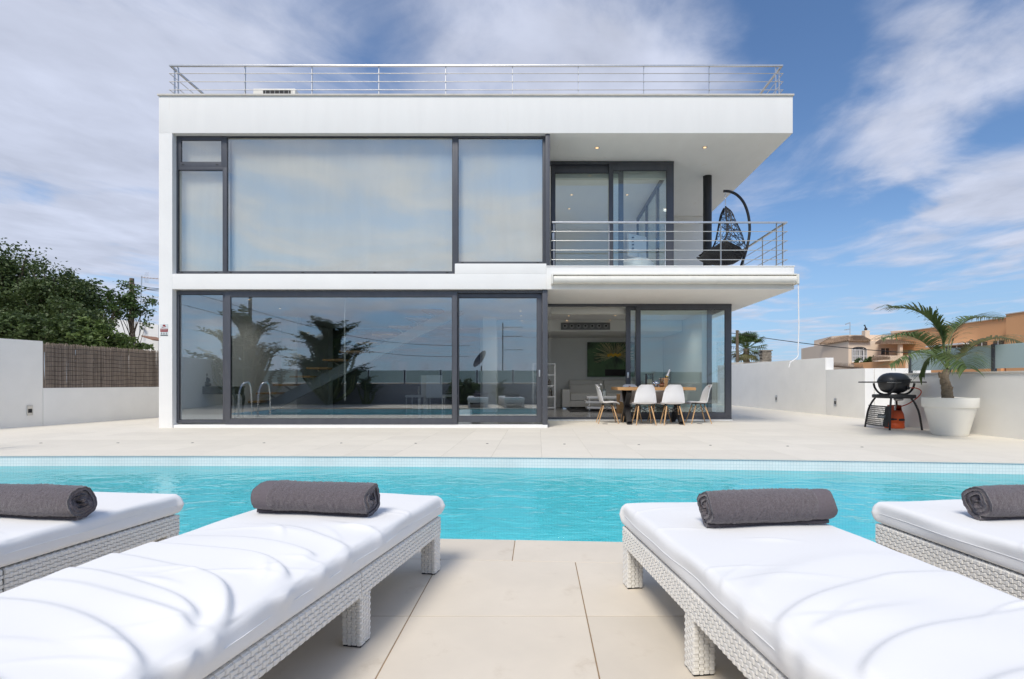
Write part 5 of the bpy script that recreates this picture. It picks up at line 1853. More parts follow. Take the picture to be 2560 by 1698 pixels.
# picture on the rear wall: a plain stand-in with straw, blossoms and dark green ground
YPc = 17.86
pc_ = thing('wall_picture', 'large dark green picture with straw and yellow blossoms above the sofa', 'picture', (X(1527, YPc), YPc, Z(942, YPc)))
qx0, qx1, qz0, qz1 = X(1468, YPc), X(1586, YPc), Z(942, YPc), Z(856, YPc)
MB().box(qx0, qx1, YPc - 0.04, YPc + 0.01, qz0, qz1).build('canvas', mat('dark_green_print', (0.09, 0.17, 0.075), 0.6, var=0.3, vscale=1.5, dark=(0.02, 0.025, 0.018), dthr=(0.46, 0.62), dscale=1.2), pc_)
rr = random.Random(6)
m_straw = mat('straw_print', (0.66, 0.58, 0.33), 0.8, var=0.2)
sm = MB()
ccx, ccz = (qx0 + qx1) / 2 + 0.12, qz0 + (qz1 - qz0) * 0.60
for k in range(150):
    w = rr.uniform(R(-25), R(205))
    l0, l1 = rr.uniform(0.05, 0.25), rr.uniform(0.35, 0.72)
    p0 = Vector((ccx + l0 * math.cos(w), YPc - 0.0425, ccz + l0 * math.sin(w) * 0.8))
    p1 = Vector((ccx + l1 * math.cos(w + rr.uniform(-.2, .2)), YPc - 0.0425, ccz + l1 * 0.8 * math.sin(w + rr.uniform(-.2, .2))))
    p1.x = min(max(p1.x, qx0 + 0.02), qx1 - 0.02)
    p1.z = min(max(p1.z, qz0 + 0.02), qz1 - 0.02)
    sm.bar(p0, p1, 0.003, 0.007)
stuff(sm.build('straw_strokes', m_straw, pc_))
for k in range(6):
    MB().ball((ccx - 0.2 + 0.075 * k, YPc - 0.044, ccz + 0.02 + 0.03 * (k % 2)), 0.05, 0.006, 0.05).build('blossom', mat('yellow_blossom', (0.80, 0.50, 0.05), 0.7, var=0.2, vscale=20), pc_, smooth=True)
MB().box(ccx - 0.32, ccx + 0.36, YPc - 0.0435, YPc - 0.0405, qz0 + 0.02, qz0 + 0.24).build('dark_field', mat('near_black_print', (0.015, 0.012, 0.014), 0.7), pc_, bev=0.02)

# staircase with a sloping beam and oak treads
YST = 13.4
stc = thing('staircase', 'floating staircase with sloping white beam and oak treads inside', 'staircase', (X(650, YST), YST, FZ))
pa, pb = Vector((X(632, YST), YST, FZ)), Vector((X(1150, YST), YST + 0.2, SLAB_B + 0.05))
m_beam = mat('grey_painted_beam', (0.34, 0.36, 0.36), 0.6, var=0.04)
MB().bar(pa, pb, 0.12, 0.26).build('beam', m_beam, stc, bev=0.006)
nst = 13
for k in range(nst):
    f = (k + 0.6) / nst
    c_ = pa.lerp(pb, f)
    MB().box(c_.x - 0.36, c_.x + 0.14, c_.y - 0.40, c_.y + 0.40, c_.z + 0.20, c_.z + 0.245).build('tread', m_oak, stc, bev=0.004)
    MB().bar((c_.x - 0.25, c_.y, c_.z + 0.195), (c_.x + 0.02, c_.y, c_.z + 0.02), 0.05, 0.03).build('bracket', m_beam, stc)

# carved console table with a small seated figure behind the left window
YCo = 11.25
con = thing('console_table', 'dark carved silvery console table behind the left window', 'console table', (X(515, YCo), YCo, FZ))
m_carv = mat('silvered_carving', (0.12, 0.13, 0.125), 0.45, metal=0.3, var=0.8, vscale=26, bump=1.0, bscale=34, bdist=0.02)
x0, x1, zt_ = X(467, YCo), X(467, YCo) + 1.0, Z(966.5, YCo)
MB().box(x0 - 0.015, x1 + 0.015, YCo - 0.015, YCo + 0.38, zt_ - 0.025, zt_).build('top', m_carv, con, bev=0.005)
MB().box(x0, x1, YCo, YCo + 0.36, zt_ - 0.16, zt_ - 0.026).build('drawer_case', m_carv, con, bev=0.004)
for k in range(2):
    dr = MB().box(x0 + 0.06 + 0.46 * k, x0 + 0.48 + 0.46 * k, YCo - 0.008, YCo - 0.001, zt_ - 0.145, zt_ - 0.04).build('drawer', m_carv, con, bev=0.003)
    MB().ball((x0 + 0.27 + 0.46 * k, YCo - 0.016, zt_ - 0.09), 0.012, 0.01, 0.012).build('knob', m_steel, dr, smooth=True)
for a in (x0 + 0.03, x1 - 0.03):
    for c_ in (YCo + 0.03, YCo + 0.33):
        sgx = -1 if a < x0 + 0.5 else 1
        MB().tube(crom([(a, c_, zt_ - 0.15), (a + sgx * 0.035, c_, zt_ - 0.27), (a + sgx * 0.005, c_, FZ + 0.18), (a + sgx * 0.03, c_, FZ)], 5), [0.034, 0.035, 0.036, 0.036, 0.034, 0.031, 0.028, 0.025, 0.022, 0.02, 0.019, 0.018, 0.018, 0.02, 0.022, 0.024], 8).build('leg', m_carv, con, smooth=True)
fx_, fz_ = X(515, YCo + .15), zt_
fg = MB()
fg.ball((fx_, YCo + 0.15, fz_ + 0.03), 0.105, 0.08, 0.032)
fg.ball((fx_ - 0.075, YCo + 0.12, fz_ + 0.045), 0.05, 0.05, 0.03)
fg.ball((fx_ + 0.075, YCo + 0.12, fz_ + 0.045), 0.05, 0.05, 0.03)
fg.lathe((fx_, YCo + 0.15, fz_), [(0.055, 0.03), (0.050, 0.09), (0.062, 0.15), (0.050, 0.185), (0.02, 0.2), (0.02, 0.215)], 12, 1, 0.7)
fg.ball((fx_, YCo + 0.145, fz_ + 0.245), 0.034, 0.034, 0.042)
fg.ball((fx_, YCo + 0.15, fz_ + 0.288), 0.018, 0.018, 0.02)
for s_ in (-1, 1):
    fg.tube(crom([(fx_ + s_ * 0.06, YCo + 0.15, fz_ + 0.17), (fx_ + s_ * 0.085, YCo + 0.13, fz_ + 0.105), (fx_ + s_ * 0.02, YCo + 0.08, fz_ + 0.075)], 4), 0.016, 6)
tag(fg.build('statuette', m_carv, smooth=True), 'small dark seated figure on the carved console table', 'statuette')

# glass dining table with pale high-backed chairs inside
m_dch = mat('pale_upholstery', (0.60, 0.62, 0.63), 0.6, var=0.03)
dt = thing('glass_table', 'glass dining table behind the large ground floor window', 'table', (X(1080, 14.6), 14.9, FZ))
MB().box(X(1030, 14.4), X(1145, 14.4), 14.4, 15.3, FZ + 0.72, FZ + 0.735).build('top', m_clear, dt)
for (a, c_) in ((1045, 14.5), (1130, 14.5), (1045, 15.2), (1130, 15.2)):
    MB().tube([(X(a, 14.4), c_, FZ), (X(a, 14.4), c_, FZ + 0.72)], 0.025, 10).build('leg', m_chrome, dt, smooth=True)
for (px, y, rz, lab) in ((1090, 13.9, 0, 'pale high-backed chair seen from behind through the large window'), (1040, 14.5, 80, 'pale high-backed chair seen from its side through the large window'), (1125, 14.9, -80, 'pale high-backed chair partly hidden behind the sliding door frame')):
    ch = thing('indoor_chair', lab, 'chair', (0, 0, 0), 'pale high-backed chairs indoors')
    MB().box(-0.21, 0.21, -0.22, 0.22, 0.42, 0.48).build('seat', m_dch, ch, bev=0.015)
    MB().box(-0.20, 0.20, -0.255, -0.215, 0.44, 1.0).build('backrest', m_dch, ch, bev=0.012)
    for (a, c_) in ((-0.19, -0.2), (0.19, -0.2), (-0.19, 0.19), (0.19, 0.19)):
        MB().tube([(a, c_, 0), (a, c_, 0.42)], 0.012, 8).build('leg', m_chrome, ch, smooth=True)
    ch.location = (X(px, y), y, FZ)
    ch.rotation_euler = (0, 0, R(rz))
tag(MB().box(X(1146, 11.6), X(1176, 11.6), 11.6, 11.9, FZ, FZ + 0.22).lathe((X(1161, 11.6), 11.75, FZ + 0.22), [(0.11, 0.0), (0.11, 0.012)], 4).build('floor_box', m_shell, bev=0.006), 'small white box on the floor behind the sliding door', 'box')

# upstairs room: screen on a white drum table
YTV = 12.15
tv = thing('television', 'white television seen from behind in the upper room', 'television', (X(1595, YTV), YTV, BAL_T))
MB().bar((X(1570, YTV), YTV, Z(612, YTV)), (X(1621, YTV), YTV + 0.30, Z(612, YTV)), 0.05, 0.50).build('casing', m_shell, tv, bev=0.01)
for k in range(4):
    MB().box(X(1580, YTV), X(1580, YTV) + 0.05, YTV + 0.01, YTV + 0.03, Z(595 + 9 * k, YTV), Z(592 + 9 * k, YTV)).build('vent', m_frame, tv)
MB().tube([(X(1597, YTV), YTV + .15, Z(645, YTV)), (X(1597, YTV), YTV + .15, Z(630, YTV))], 0.03, 10).build('stand', m_steel, tv)
dm = MB()
cxd = X(1597, YTV)
dm.lathe((cxd, YTV + 0.2, BAL_T), [(0.22, 0.0), (0.34, 0.14), (0.40, 0.34), (0.38, 0.48), (0.30, 0.57), (0.28, 0.58)], 30)
tag(dm.build('drum_table', m_shell, smooth=True), 'round white drum table under the upstairs television', 'table')


# ------------------------------------------------------------------ trees and shrubs
def leaf_cloud(rg, cen, rad, n, size, hollow=0.35):
    """n leaf blades scattered in clumps through an ellipsoid; returns vertex and face arrays"""
    nc = max(8, n // 70)
    d = rg.normal(size=(nc, 3))
    d /= np.linalg.norm(d, axis=1, keepdims=True)
    rr_ = (hollow + (1 - hollow) * rg.random(nc) ** 0.5)
    cc = np.array(cen) + d * rr_[:, None] * np.array(rad)
    idx = rg.integers(0, nc, n)
    spread = min(rad) * 0.20
    p = cc[idx] + np.clip(rg.normal(size=(n, 3)), -1.6, 1.6) * spread * np.array([1, 1, 0.75])
    a = rg.normal(size=(n, 3))
    a[:, 2] = a[:, 2] * 0.6 - 0.25
    a /= np.linalg.norm(a, axis=1, keepdims=True)
    u = rg.normal(size=(n, 3))
    u[:, 2] += 0.8
    b_ = np.cross(a, u)
    b_ /= np.maximum(np.linalg.norm(b_, axis=1, keepdims=True), 1e-6)
    s_ = size * rg.uniform(0.6, 1.25, n)[:, None]
    w = 0.30
    v = np.stack([p, p + a * s_ * 0.5 + b_ * s_ * w, p + a * s_, p + a * s_ * 0.5 - b_ * s_ * w], 1).reshape(-1, 3)
    f = np.arange(4 * n).reshape(n, 4)
    return v, f, cc


def mesh_np(name, v, f, m_):
    me = bpy.data.meshes.new(name)
    me.vertices.add(len(v))
    me.vertices.foreach_set('co', np.ascontiguousarray(v, dtype=np.float32).ravel())
    nf = len(f)
    me.loops.add(nf * 4)
    me.loops.foreach_set('vertex_index', np.ascontiguousarray(f, dtype=np.int32).ravel())
    me.polygons.add(nf)
    me.polygons.foreach_set('loop_start', np.arange(0, nf * 4, 4, dtype=np.int32))
    me.materials.append(m_)
    me.update(calc_edges=True)
    return me


def tree(name, label, base, lumps, n, size, ml, seed, cat='tree', trunk_r=0.12, group=None, limbs=14, hollow=0.35):
    rg = np.random.default_rng(seed)
    root = thing(name, label, cat, base, group)
    base = Vector(base)
    vs_, fs, ccs, k = [], [], [], 0
    vol = sum(l[1][0] * l[1][1] * l[1][2] for l in lumps)
    for (c_, r_) in lumps:
        nn = int(n * r_[0] * r_[1] * r_[2] / vol)
        v, f, cc = leaf_cloud(rg, c_, r_, nn, size, hollow)
        vs_.append(v - np.array(base))
        fs.append(f + k)
        k += len(v)
        ccs.append(cc)
    ccs = np.concatenate(ccs)
    top = Vector(lumps[0][0])
    mid = base.lerp(top, 0.5) + Vector((0.08, 0.05, 0))
    tr_ = MB().tube(crom([base, mid, top], 6), [trunk_r * (1 - 0.06 * i) for i in range(13)], 9).build('trunk', m_bark, root, smooth=True)
    lb = MB()
    for q in rg.choice(len(ccs), min(limbs * len(lumps), len(ccs)), replace=False):
        e = Vector(ccs[q])
        st_ = base.lerp(top, rg.uniform(0.35, 0.8))
        md = st_.lerp(e, 0.5) + Vector((0, 0, 0.12))
        lb.tube(crom([st_, md, e], 4), [trunk_r * 0.34 * (1 - 0.1 * i) for i in range(9)], 5)
    lb.build('limbs', m_bark, tr_, smooth=True)
    link('crown', mesh_np('crown', np.concatenate(vs_), np.concatenate(fs), ml), root)
    return root


def vp(px, py, Y):
    return (X(px, Y), Y, Z(py, Y))


GZ = -0.35
tree('evergreen_tree', 'large dark evergreen tree at the far left picture edge', (X(20, 17), 17, GZ),
     [(vp(20, 735, 17), (1.5, 1.3, 1.45)), (vp(-10, 688, 17), (0.85, 0.9, 0.65)), (vp(75, 790, 16.4), (1.2, 0.9, 0.7)), (vp(-60, 760, 17), (1.5, 1.2, 1.2))], 30000, 0.105, m_leaf_dark, 1, trunk_r=0.2)
tree('evergreen_tree', 'bushy dark tree with pointed top in the middle of the left tree group', (X(150, 16.5), 16.5, GZ),
     [(vp(140, 770, 16.5), (1.0, 0.9, 0.95)), (vp(125, 705, 16.5), (0.55, 0.6, 0.6)), (vp(185, 800, 16.0), (0.95, 0.8, 0.6)), (vp(185, 735, 16.8), (0.5, 0.5, 0.55))], 14000, 0.10, m_leaf_dark, 2, trunk_r=0.13)
tree('young_tree', 'lighter tree with loose branches between evergreen and utility pole', (X(250, 17.5), 17.5, GZ),
     [(vp(245, 770, 17.5), (0.75, 0.7, 0.7)), (vp(225, 725, 17.5), (0.45, 0.45, 0.4)), (vp(290, 740, 17.6), (0.5, 0.5, 0.35))], 2600, 0.11, m_leaf_mid, 3, trunk_r=0.07, hollow=0.15)
tree('young_tree', 'sparse small-leaved tree in front of the utility pole', (X(340, 18), 18, GZ),
     [(vp(325, 745, 18), (0.55, 0.5, 0.5)), (vp(355, 780, 18), (0.50, 0.5, 0.5)), (vp(310, 775, 18), (0.4, 0.4, 0.35))], 1500, 0.11, m_leaf_mid, 4, trunk_r=0.05, hollow=0.1)
tree('shrub', 'leafy green shrub rising behind the reed fence', (X(250, 14.6), 14.6, GZ),
     [(vp(190, 850, 13.6), (0.8, 0.5, 0.28)), (vp(255, 855, 14.2), (0.7, 0.5, 0.28)), (vp(330, 868, 15), (0.45, 0.4, 0.2)), (vp(225, 825, 14.4), (0.5, 0.4, 0.3))], 9000, 0.10, m_leaf_light, 5, 'shrub', 0.05)
tree('shrub', 'dark green hedge shrub above the tall white wall', (X(60, 13.6), 13.6, GZ),
     [(vp(40, 835, 13.2), (1.0, 0.6, 0.45)), (vp(120, 835, 13.4), (0.8, 0.6, 0.4)), (vp(-60, 820, 13.2), (1.0, 0.6, 0.5))], 12000, 0.095, m_leaf_dark, 6, 'shrub', 0.06)

# neighbour's white building, utility pole, aerial mast and wires on the left
nb_ = thing('neighbour_building', 'plain whitewashed building with slanted roof edge behind the left trees', 'building', (X(300, 24), 24, GZ))
k24 = 24 / FPX
b = MB()
pts = [(205, 787), (285, 797), (396, 812), (396, 900), (205, 900)]
b.add([V3(a, c_, 24) for a, c_ in pts] + [V3(a, c_, 24) + Vector((0, 3.5, 0)) for a, c_ in pts], [(4, 3, 2, 1, 0), (5, 6, 7, 8, 9)] + [(i, (i + 1) % 5, 5 + (i + 1) % 5, 5 + i) for i in range(5)])
b.build('wall', m_plaster, nb_)
MB().box(X(200, 24), X(398, 24), 23.9, 24.2, GZ, Z(899, 24)).build('base_wall', m_wall, nb_)
MB().bar(V3(372, 842, 23.4), V3(402, 852, 23.4), 0.9, 0.05).build('awning_roof', mat('rust_roof_sheet', (0.30, 0.16, 0.10), 0.8, var=0.2), nb_)
MB().tube([V3(356, 819, 23.97), V3(356, 819, 23.8)], 0.05, 8).build('lamp', m_shell, nb_)
up_ = thing('utility_pole', 'dark wooden utility pole with wires behind the left trees', 'utility pole', (X(329, 26), 26, GZ))
MB().tube([(X(329, 26), 26, GZ), (X(329.5, 26), 26, Z(696, 26))], [0.13, 0.10], 10).build('pole', m_bark, up_, smooth=True)
MB().bar(V3(324, 712, 25.9), V3(337, 712, 25.9), 0.06, 0.06).build('cross_arm', m_bark, up_)
for (dy_, ex) in ((708, 722), (713, 728), (715, 724)):
    pts = [V3(330 + (400 - 330) * q, dy_ + (ex - dy_) * q + 3 * math.sin(math.pi * q), 26) for q in np.linspace(0, 1.6, 14)]
    MB().tube(pts, 0.013, 4).build('wire', m_gasket, up_)
MB().tube([V3(330 + (225 - 330) * q, 716 + (742 - 716) * q + 4 * math.sin(math.pi * q), 26) for q in np.linspace(0, 1.9, 14)], 0.013, 4).build('wire', m_gasket, up_)
am = thing('aerial_mast', 'thin rooftop aerial mast beside the left edge of the house', 'aerial', (X(352, 23.8), 23.8, Z(835, 23.8)))
MB().tube([V3(349, 838, 23.8), V3(354.5, 690, 23.8)], 0.022, 6).build('mast', m_steel, am)


def yagi(root, p, direc, n, ln, el, m_=m_steel, vertical=False):
    p, d = Vector(p), Vector(direc).normalized()
    MB().tube([p, p + d * ln], 0.011, 5).build('boom', m_, root)
    e = Vector((0, 0, 1)) if vertical else d.cross(Vector((0, 0, 1))).normalized()
    for k in range(n):
        q = p + d * ln * (k + 0.3) / n
        MB().tube([q - e * el / 2, q + e * el / 2], 0.006, 4).build('element', m_, root)


yagi(am, V3(354, 694, 23.8), (1, 0.2, -0.05), 6, 0.75, 0.30, mat('weathered_aerial', (0.45, 0.33, 0.24), 0.6))
yagi(am, V3(352, 730, 23.8), (0.9, 0.3, 0.5), 6, 0.45, 0.28)
yagi(am, V3(351, 742, 23.8), (1, 0.2, 0), 7, 0.8, 0.22)
for s_ in (-1, 1):
    for k in range(5):
        MB().tube([V3(360 + 0.5 * k, 694 + s_ * (3 + 2.2 * k), 23.8), V3(372, 694 + s_ * (4 + 2.4 * k), 24.3)], 0.006, 4).build('reflector_rod', m_shell, am)

# ------------------------------------------------------------------ right-hand background
m_peach = mat('peach_render', (0.80, 0.65, 0.51), 0.9, var=0.04, vscale=0.6)
m_orng = mat('orange_render', (0.80, 0.42, 0.20), 0.9, var=0.05, vscale=0.5)
m_rtile = mat('weathered_roof_tile', (0.33, 0.23, 0.16), 0.9, var=0.45, vscale=3.5, bump=0.5, bscale=8, bdist=0.05)
m_glassd = mat('dark_window', (0.05, 0.06, 0.07), 0.12, var=0.3, vscale=1.0)
m_curt = mat('net_curtain', (0.42, 0.42, 0.41), 0.9, var=0.15, vscale=4, stretch=(5, 5, 0.3))


def roof_tiles(mb, p00, p10, p01, p11, n):
    """barrel tiles: ridged strip from eave (p00-p10) to ridge (p01-p11)"""
    p00, p10, p01, p11 = map(Vector, (p00, p10, p01, p11))
    nrm = (p10 - p00).cross(p01 - p00).normalized()
    if nrm.z < 0:
        nrm = -nrm
    rows_ = 7
    for i in range(n):
        for r_ in range(rows_):
            for (u0, u1, hh) in ((i / n, (i + 0.55) / n, 1),):
                a, c_ = r_ / rows_, (r_ + 1.06) / rows_
                um = (u0 + u1) / 2
                P = lambda u, v: p00.lerp(p10, u).lerp(p01.lerp(p11, u), min(v, 1.0))
                lift = nrm * 0.16
                vs_ = [P(u0, a), P(um, a) + lift * 1.25, P(u1, a), P(u0, c_), P(um, c_) + lift * 0.8, P(u1, c_)]
                mb.add(vs_, [(0, 1, 4, 3), (1, 2, 5, 4), (0, 2, 1)])
    mb.add([p00, p10, p11, p01], [(0, 1, 2, 3)])


YP = 45.0
ph_ = thing('peach_house', 'peach villa with tiled hip roofs and arched white window beyond the wall', 'house', (X(2150, YP), YP, GZ))
c0 = V3(2121, 853, YP)                                 # front corner at the eave
l0 = V3(2056, 862, 49.2)
r0 = V3(2246, 853, YP)
wl = MB()
wl.prism([(l0.x, l0.y), (c0.x, c0.y), (r0.x + 3, r0.y), (r0.x + 3, r0.y + 8), (l0.x + 1, l0.y + 6)], GZ, c0.z)
wl.build('wall', m_peach, ph_)
MB().prism([(V3(2079, 840, 48).x, 48.0), (V3(2120, 840, 46.6).x, 46.6), (V3(2310, 840, 46.6).x, 46.6), (V3(2310, 840, 46.6).x, 53), (V3(2079, 840, 48).x + 1, 53)], c0.z - 0.5, Z(837.5, 46.6)).build('parapet', m_peach, ph_)
ov = 0.28
rt = MB()
roof_tiles(rt, l0 + Vector((-ov, -0.1, 0)), c0 + Vector((-0.05, -ov, 0)), V3(2080, 845.5, 48.4), V3(2126, 841.5, 46.4), 16)
roof_tiles(rt, c0 + Vector((-0.05, -ov, 0)), V3(2178, 853.7, YP - 0.25), V3(2126, 841.5, 46.4), V3(2156, 843.5, 46.4), 14)
rt.build('tiled_roof', m_rtile, ph_)
MB().box(X(2163, 46), X(2174.5, 46), 46.0, 46.5, c0.z - 0.4, Z(826, 46)).build('chimney', m_peach, ph_)
ck = MB()
cpx, cpz = X(2168, 46), Z(826, 46)
ck.ball((cpx, 46.2, cpz + 0.12), 0.13, 0.13, 0.12).tube([(cpx, 46.2, cpz + 0.2), (cpx - 0.08, 46.2, cpz + 0.42)], [0.06, 0.04], 8).ball((cpx - 0.1, 46.2, cpz + 0.45), 0.08, 0.06, 0.05)
ck.build('chimney_cowl', m_black, ph_, smooth=True)
# bay window with arched head
wx0, wx1, wz0, wz1 = X(2129, YP), X(2166.5, YP), Z(905, YP), Z(867, YP)
bm2 = MB()
arch = [(wx0, wz0), (wx1, wz0)] + [(wx0 + (wx1 - wx0) * (0.5 + 0.5 * math.cos(w)), wz1 - 0.22 + 0.22 * math.sin(w)) for w in np.linspace(0, math.pi, 12)]
bm2.add([(x, YP - 0.012, z) for x, z in arch], [tuple(range(len(arch)))])
win = bm2.build('window', m_glassd, ph_)
for k in range(4):
    a = wx0 + (wx1 - wx0) * (k + 0.1) / 4
    MB().box(a, a + (wx1 - wx0) * 0.15, YP - 0.022, YP - 0.016, wz0 + 0.05, wz1 - 0.25).build('curtain', m_curt, win)
for k in (0, 0.02, 0.19, 0.46, 0.74, 0.97):
    a = wx0 + (wx1 - wx0) * k
    MB().box(a, a + 0.05, YP - 0.055, YP - 0.024, wz0, wz1 - 0.16).build('frame_bar', m_shell, win)
for zz in (wz0, wz0 + (wz1 - wz0) * 0.36, wz1 - 0.30):
    MB().box(wx0, wx1, YP - 0.062, YP - 0.057, zz, zz + 0.06).build('frame_bar', m_shell, win)
MB().box(wx0 - 0.06, wx1 + 0.06, YP - 0.12, YP - 0.064, wz0 - 0.08, wz0 - 0.001).build('sill', m_peach, win)
w2 = MB().box(X(2203, YP), X(2222, YP), YP - 0.02, YP - 0.004, Z(887, YP), Z(871, YP)).build('window', m_glassd, ph_)
MB().box(X(2212, YP), X(2213.5, YP), YP - 0.04, YP - 0.022, Z(887, YP), Z(871, YP)).build('frame_bar', m_steel, w2)
rt = MB()
roof_tiles(rt, V3(2187, 861, 43.4), V3(2330, 859, 43.4), V3(2200, 852, 45.2), V3(2330, 850, 45.2), 30)
rt.build('tiled_roof', m_rtile, ph_)
for px in (2250, 2292):
    MB().box(X(px, 43.6), X(px + 7, 43.6), 43.6, 43.9, GZ, Z(860.5, 43.6)).build('porch_post', m_peach, ph_)
MB().box(X(2196, 43.5), X(2330, 43.5), 43.5, 43.9, GZ, Z(889, 43.5)).build('porch_parapet', m_peach, ph_)
MB().lathe((X(2253, 48), 48, Z(838, 48)), [(0.78, 0), (0.78, 0.30), (0.82, 0.31), (0.82, 0.36)], 24).build('turret', m_peach, ph_, smooth=True)
ae = MB().tube([V3(2125, 838, 47.5), V3(2125, 806, 47.5)], 0.03, 6).build('aerial_mast', m_steel, ph_)
for (px0, py0, px1, py1) in ((2114, 811, 2124, 807), (2112, 825, 2125, 823)):
    MB().bar(V3(px0, py0, 47.5), V3(px1, py1, 47.5), 0.08, 0.07).build('aerial_arm', m_steel, ae)
og = thing('garden_wall', 'orange rendered garden wall in front of the peach villa', 'wall', (X(2190, 36), 36, GZ))
MB().prism([(X(2135, 38), 38), (X(2260, 33), 33), (X(2260, 33) + 0.3, 33.3), (X(2135, 38) + 0.3, 38.3)], GZ, Z(905, 36)).build('wall', m_orng, og)
rt = MB()
roof_tiles(rt, V3(2179, 902, 35), V3(2226, 899, 34), V3(2186, 896, 36), V3(2226, 893, 36), 12)
rt.build('tile_coping', m_rtile, og)
tree('shrub', 'small green bush in front of the arched white window', (X(2172, 40), 40, GZ), [(vp(2174, 902, 40), (0.45, 0.4, 0.3)), (vp(2150, 904, 40), (0.4, 0.4, 0.22))], 900, 0.16, m_leaf_mid, 9, 'shrub', 0.05)
ow = MB()
roof_tiles(ow, V3(2084, 918, 24), V3(2160, 924, 22), V3(2084, 914, 24.4), V3(2160, 920, 22.4), 24)
ow.prism([(X(2084, 24), 24.02), (X(2160, 22), 22.02), (X(2160, 22), 22.4), (X(2084, 24), 24.4)], GZ, Z(921, 23))
tag(ow.build('old_wall', m_rtile), 'old wall with weathered tile top behind the low white wall', 'wall')

oh = thing('orange_house', 'long orange flat-roofed house behind the glass screen', 'house', (31, 36, GZ))
ot = 5.02
MB().box(30.4, 42, 34.4, 46, GZ, ot).build('wall', m_orng, oh)
MB().box(30.3, 42, 34.3, 46, ot, ot + 0.06).build('coping', mat('cream_coping', (0.6, 0.5, 0.38), 0.8), oh)
MB().box(29.75, 42, 24.0, 34.298, GZ, ot + 0.12).build('wall', m_orng, oh)
MB().box(29.7, 42, 23.9, 34.299, ot + 0.12, ot + 0.18).build('coping', mat('cream_coping_b', (0.6, 0.5, 0.38), 0.8), oh)
m_dkop = mat('shaded_opening', (0.10, 0.07, 0.05), 0.8)
for (ya, yb) in ((35.2, 36.0), (36.5, 37.3), (38.0, 40.2)):
    w = MB().box(30.37, 30.399, ya, yb, 2.0, 3.6).build('window', m_dkop, oh)
    MB().box(30.34, 30.369, ya + (yb - ya) * .48, ya + (yb - ya) * .52, 2.0, 3.6).build('frame_bar', m_shell, w)
MB().bar((29.9, 37.5, 3.55), (29.9, 41, 3.55), 0.9, 0.10).build('sun_blind', m_shell, oh)
MB().box(29.6, 30.39, 34.5, 41, 1.0, 1.9).build('balcony_front', m_orng, oh)

# fan palm, stone chimney, rough wall, pole and wire
fp = thing('fan_palm', 'shaggy palm beyond the wall beside the house', 'palm', (X(1866, 38), 38, GZ))
pc0 = V3(1866, 872, 38)
MB().tube([(pc0.x, 38, GZ), pc0], [0.22, 0.2], 10).build('trunk', m_palmbark, fp, smooth=True)
rr = random.Random(5)
for k in range(64):
    w = rr.uniform(0, 2 * math.pi)
    el = rr.uniform(-0.9, 1.2)
    ln = rr.uniform(1.15, 1.6)
    d = Vector((math.cos(w) * math.cos(el), math.sin(w) * math.cos(el), math.sin(el)))
    t_ = pc0 + d * ln * 0.6
    s1 = d.cross(Vector((0, 0, 1))).normalized()
    u1 = s1.cross(d)
    b = MB()
    b.bar(pc0, t_, 0.03, 0.02)
    for g in range(11):
        a = R(-80 + 16 * g)
        dd = (d * math.cos(a) + s1 * math.sin(a)).normalized()
        q1 = t_ + dd * 0.46
        q2 = q1 + (dd + Vector((0, 0, -0.9))).normalized() * 0.26
        n1 = dd.cross(u1).normalized() * 0.028
        b.add([t_ - n1, t_ + n1, q1 + n1, q1 - n1, q2], [(0, 1, 2, 3), (3, 2, 4)])
    b.build('frond', m_palm_dry if el < -0.2 else m_palm, fp)
stn = MB()
rr = random.Random(8)
sp_ = thing('stone_pillar', 'rough stone pillar beside the shaggy palm', 'pillar', (X(1918, 30), 30, GZ))
m_stone = mat('rubble_stone', (0.30, 0.26, 0.21), 0.95, var=0.35, vscale=6, bump=0.8, bscale=9, objrand=0.06)
z = Z(906, 30)
r_i = 0
while z < Z(881, 30):
    hh = 0.09
    for k in range(4):
        a = X(1906, 30) + (X(1930, 30) - X(1906, 30)) * (k + (0.4 if r_i % 2 else 0)) / 4.4
        MB().box(a, a + 0.115 + rr.uniform(-.01, .01), 30 - rr.uniform(0, 0.03), 30.4, z, z + hh - 0.012).build('stone', m_stone, sp_, bev=0.012)
    z += hh
    r_i += 1
MB().box(X(1906, 30), X(1929, 30), 30.02, 30.4, GZ, z - 0.02).build('core', m_stone, sp_)
MB().box(X(1904, 30), X(1931, 30), 29.95, 30.45, z, z + 0.06).build('cap', m_stone, sp_)
rwl = MB()
rwl.prism([(X(1815, 25), 25), (X(1925, 23.2), 23.2), (X(1925, 23.2), 23.5), (X(1815, 25), 25.3)], GZ, Z(905, 24))
tag(rwl.build('rough_wall', mat('flaking_plaster', (0.60, 0.57, 0.52), 0.95, var=0.15, vscale=2, dark=(0.25, 0.21, 0.16), dthr=(0.48, 0.60), dscale=1.6, bump=0.8, bscale=14, bdist=0.03)), 'flaking old wall between palm and white garden wall', 'wall')
p2 = thing('utility_pole', 'wooden utility pole rising in front of the shaggy palm', 'utility pole', (X(1844, 36), 36, GZ))
MB().tube([(X(1844, 36), 36, GZ), V3(1843, 826, 36)], 0.10, 8).build('pole', m_bark, p2, smooth=True)
MB().tube([V3(1843 + (2300 - 1843) * q, 835 + (884 - 835) * q + 6 * math.sin(math.pi * q), 36 - 10 * q) for q in np.linspace(-0.03, 1, 24)], 0.022, 5).build('wire', m_gasket, p2)


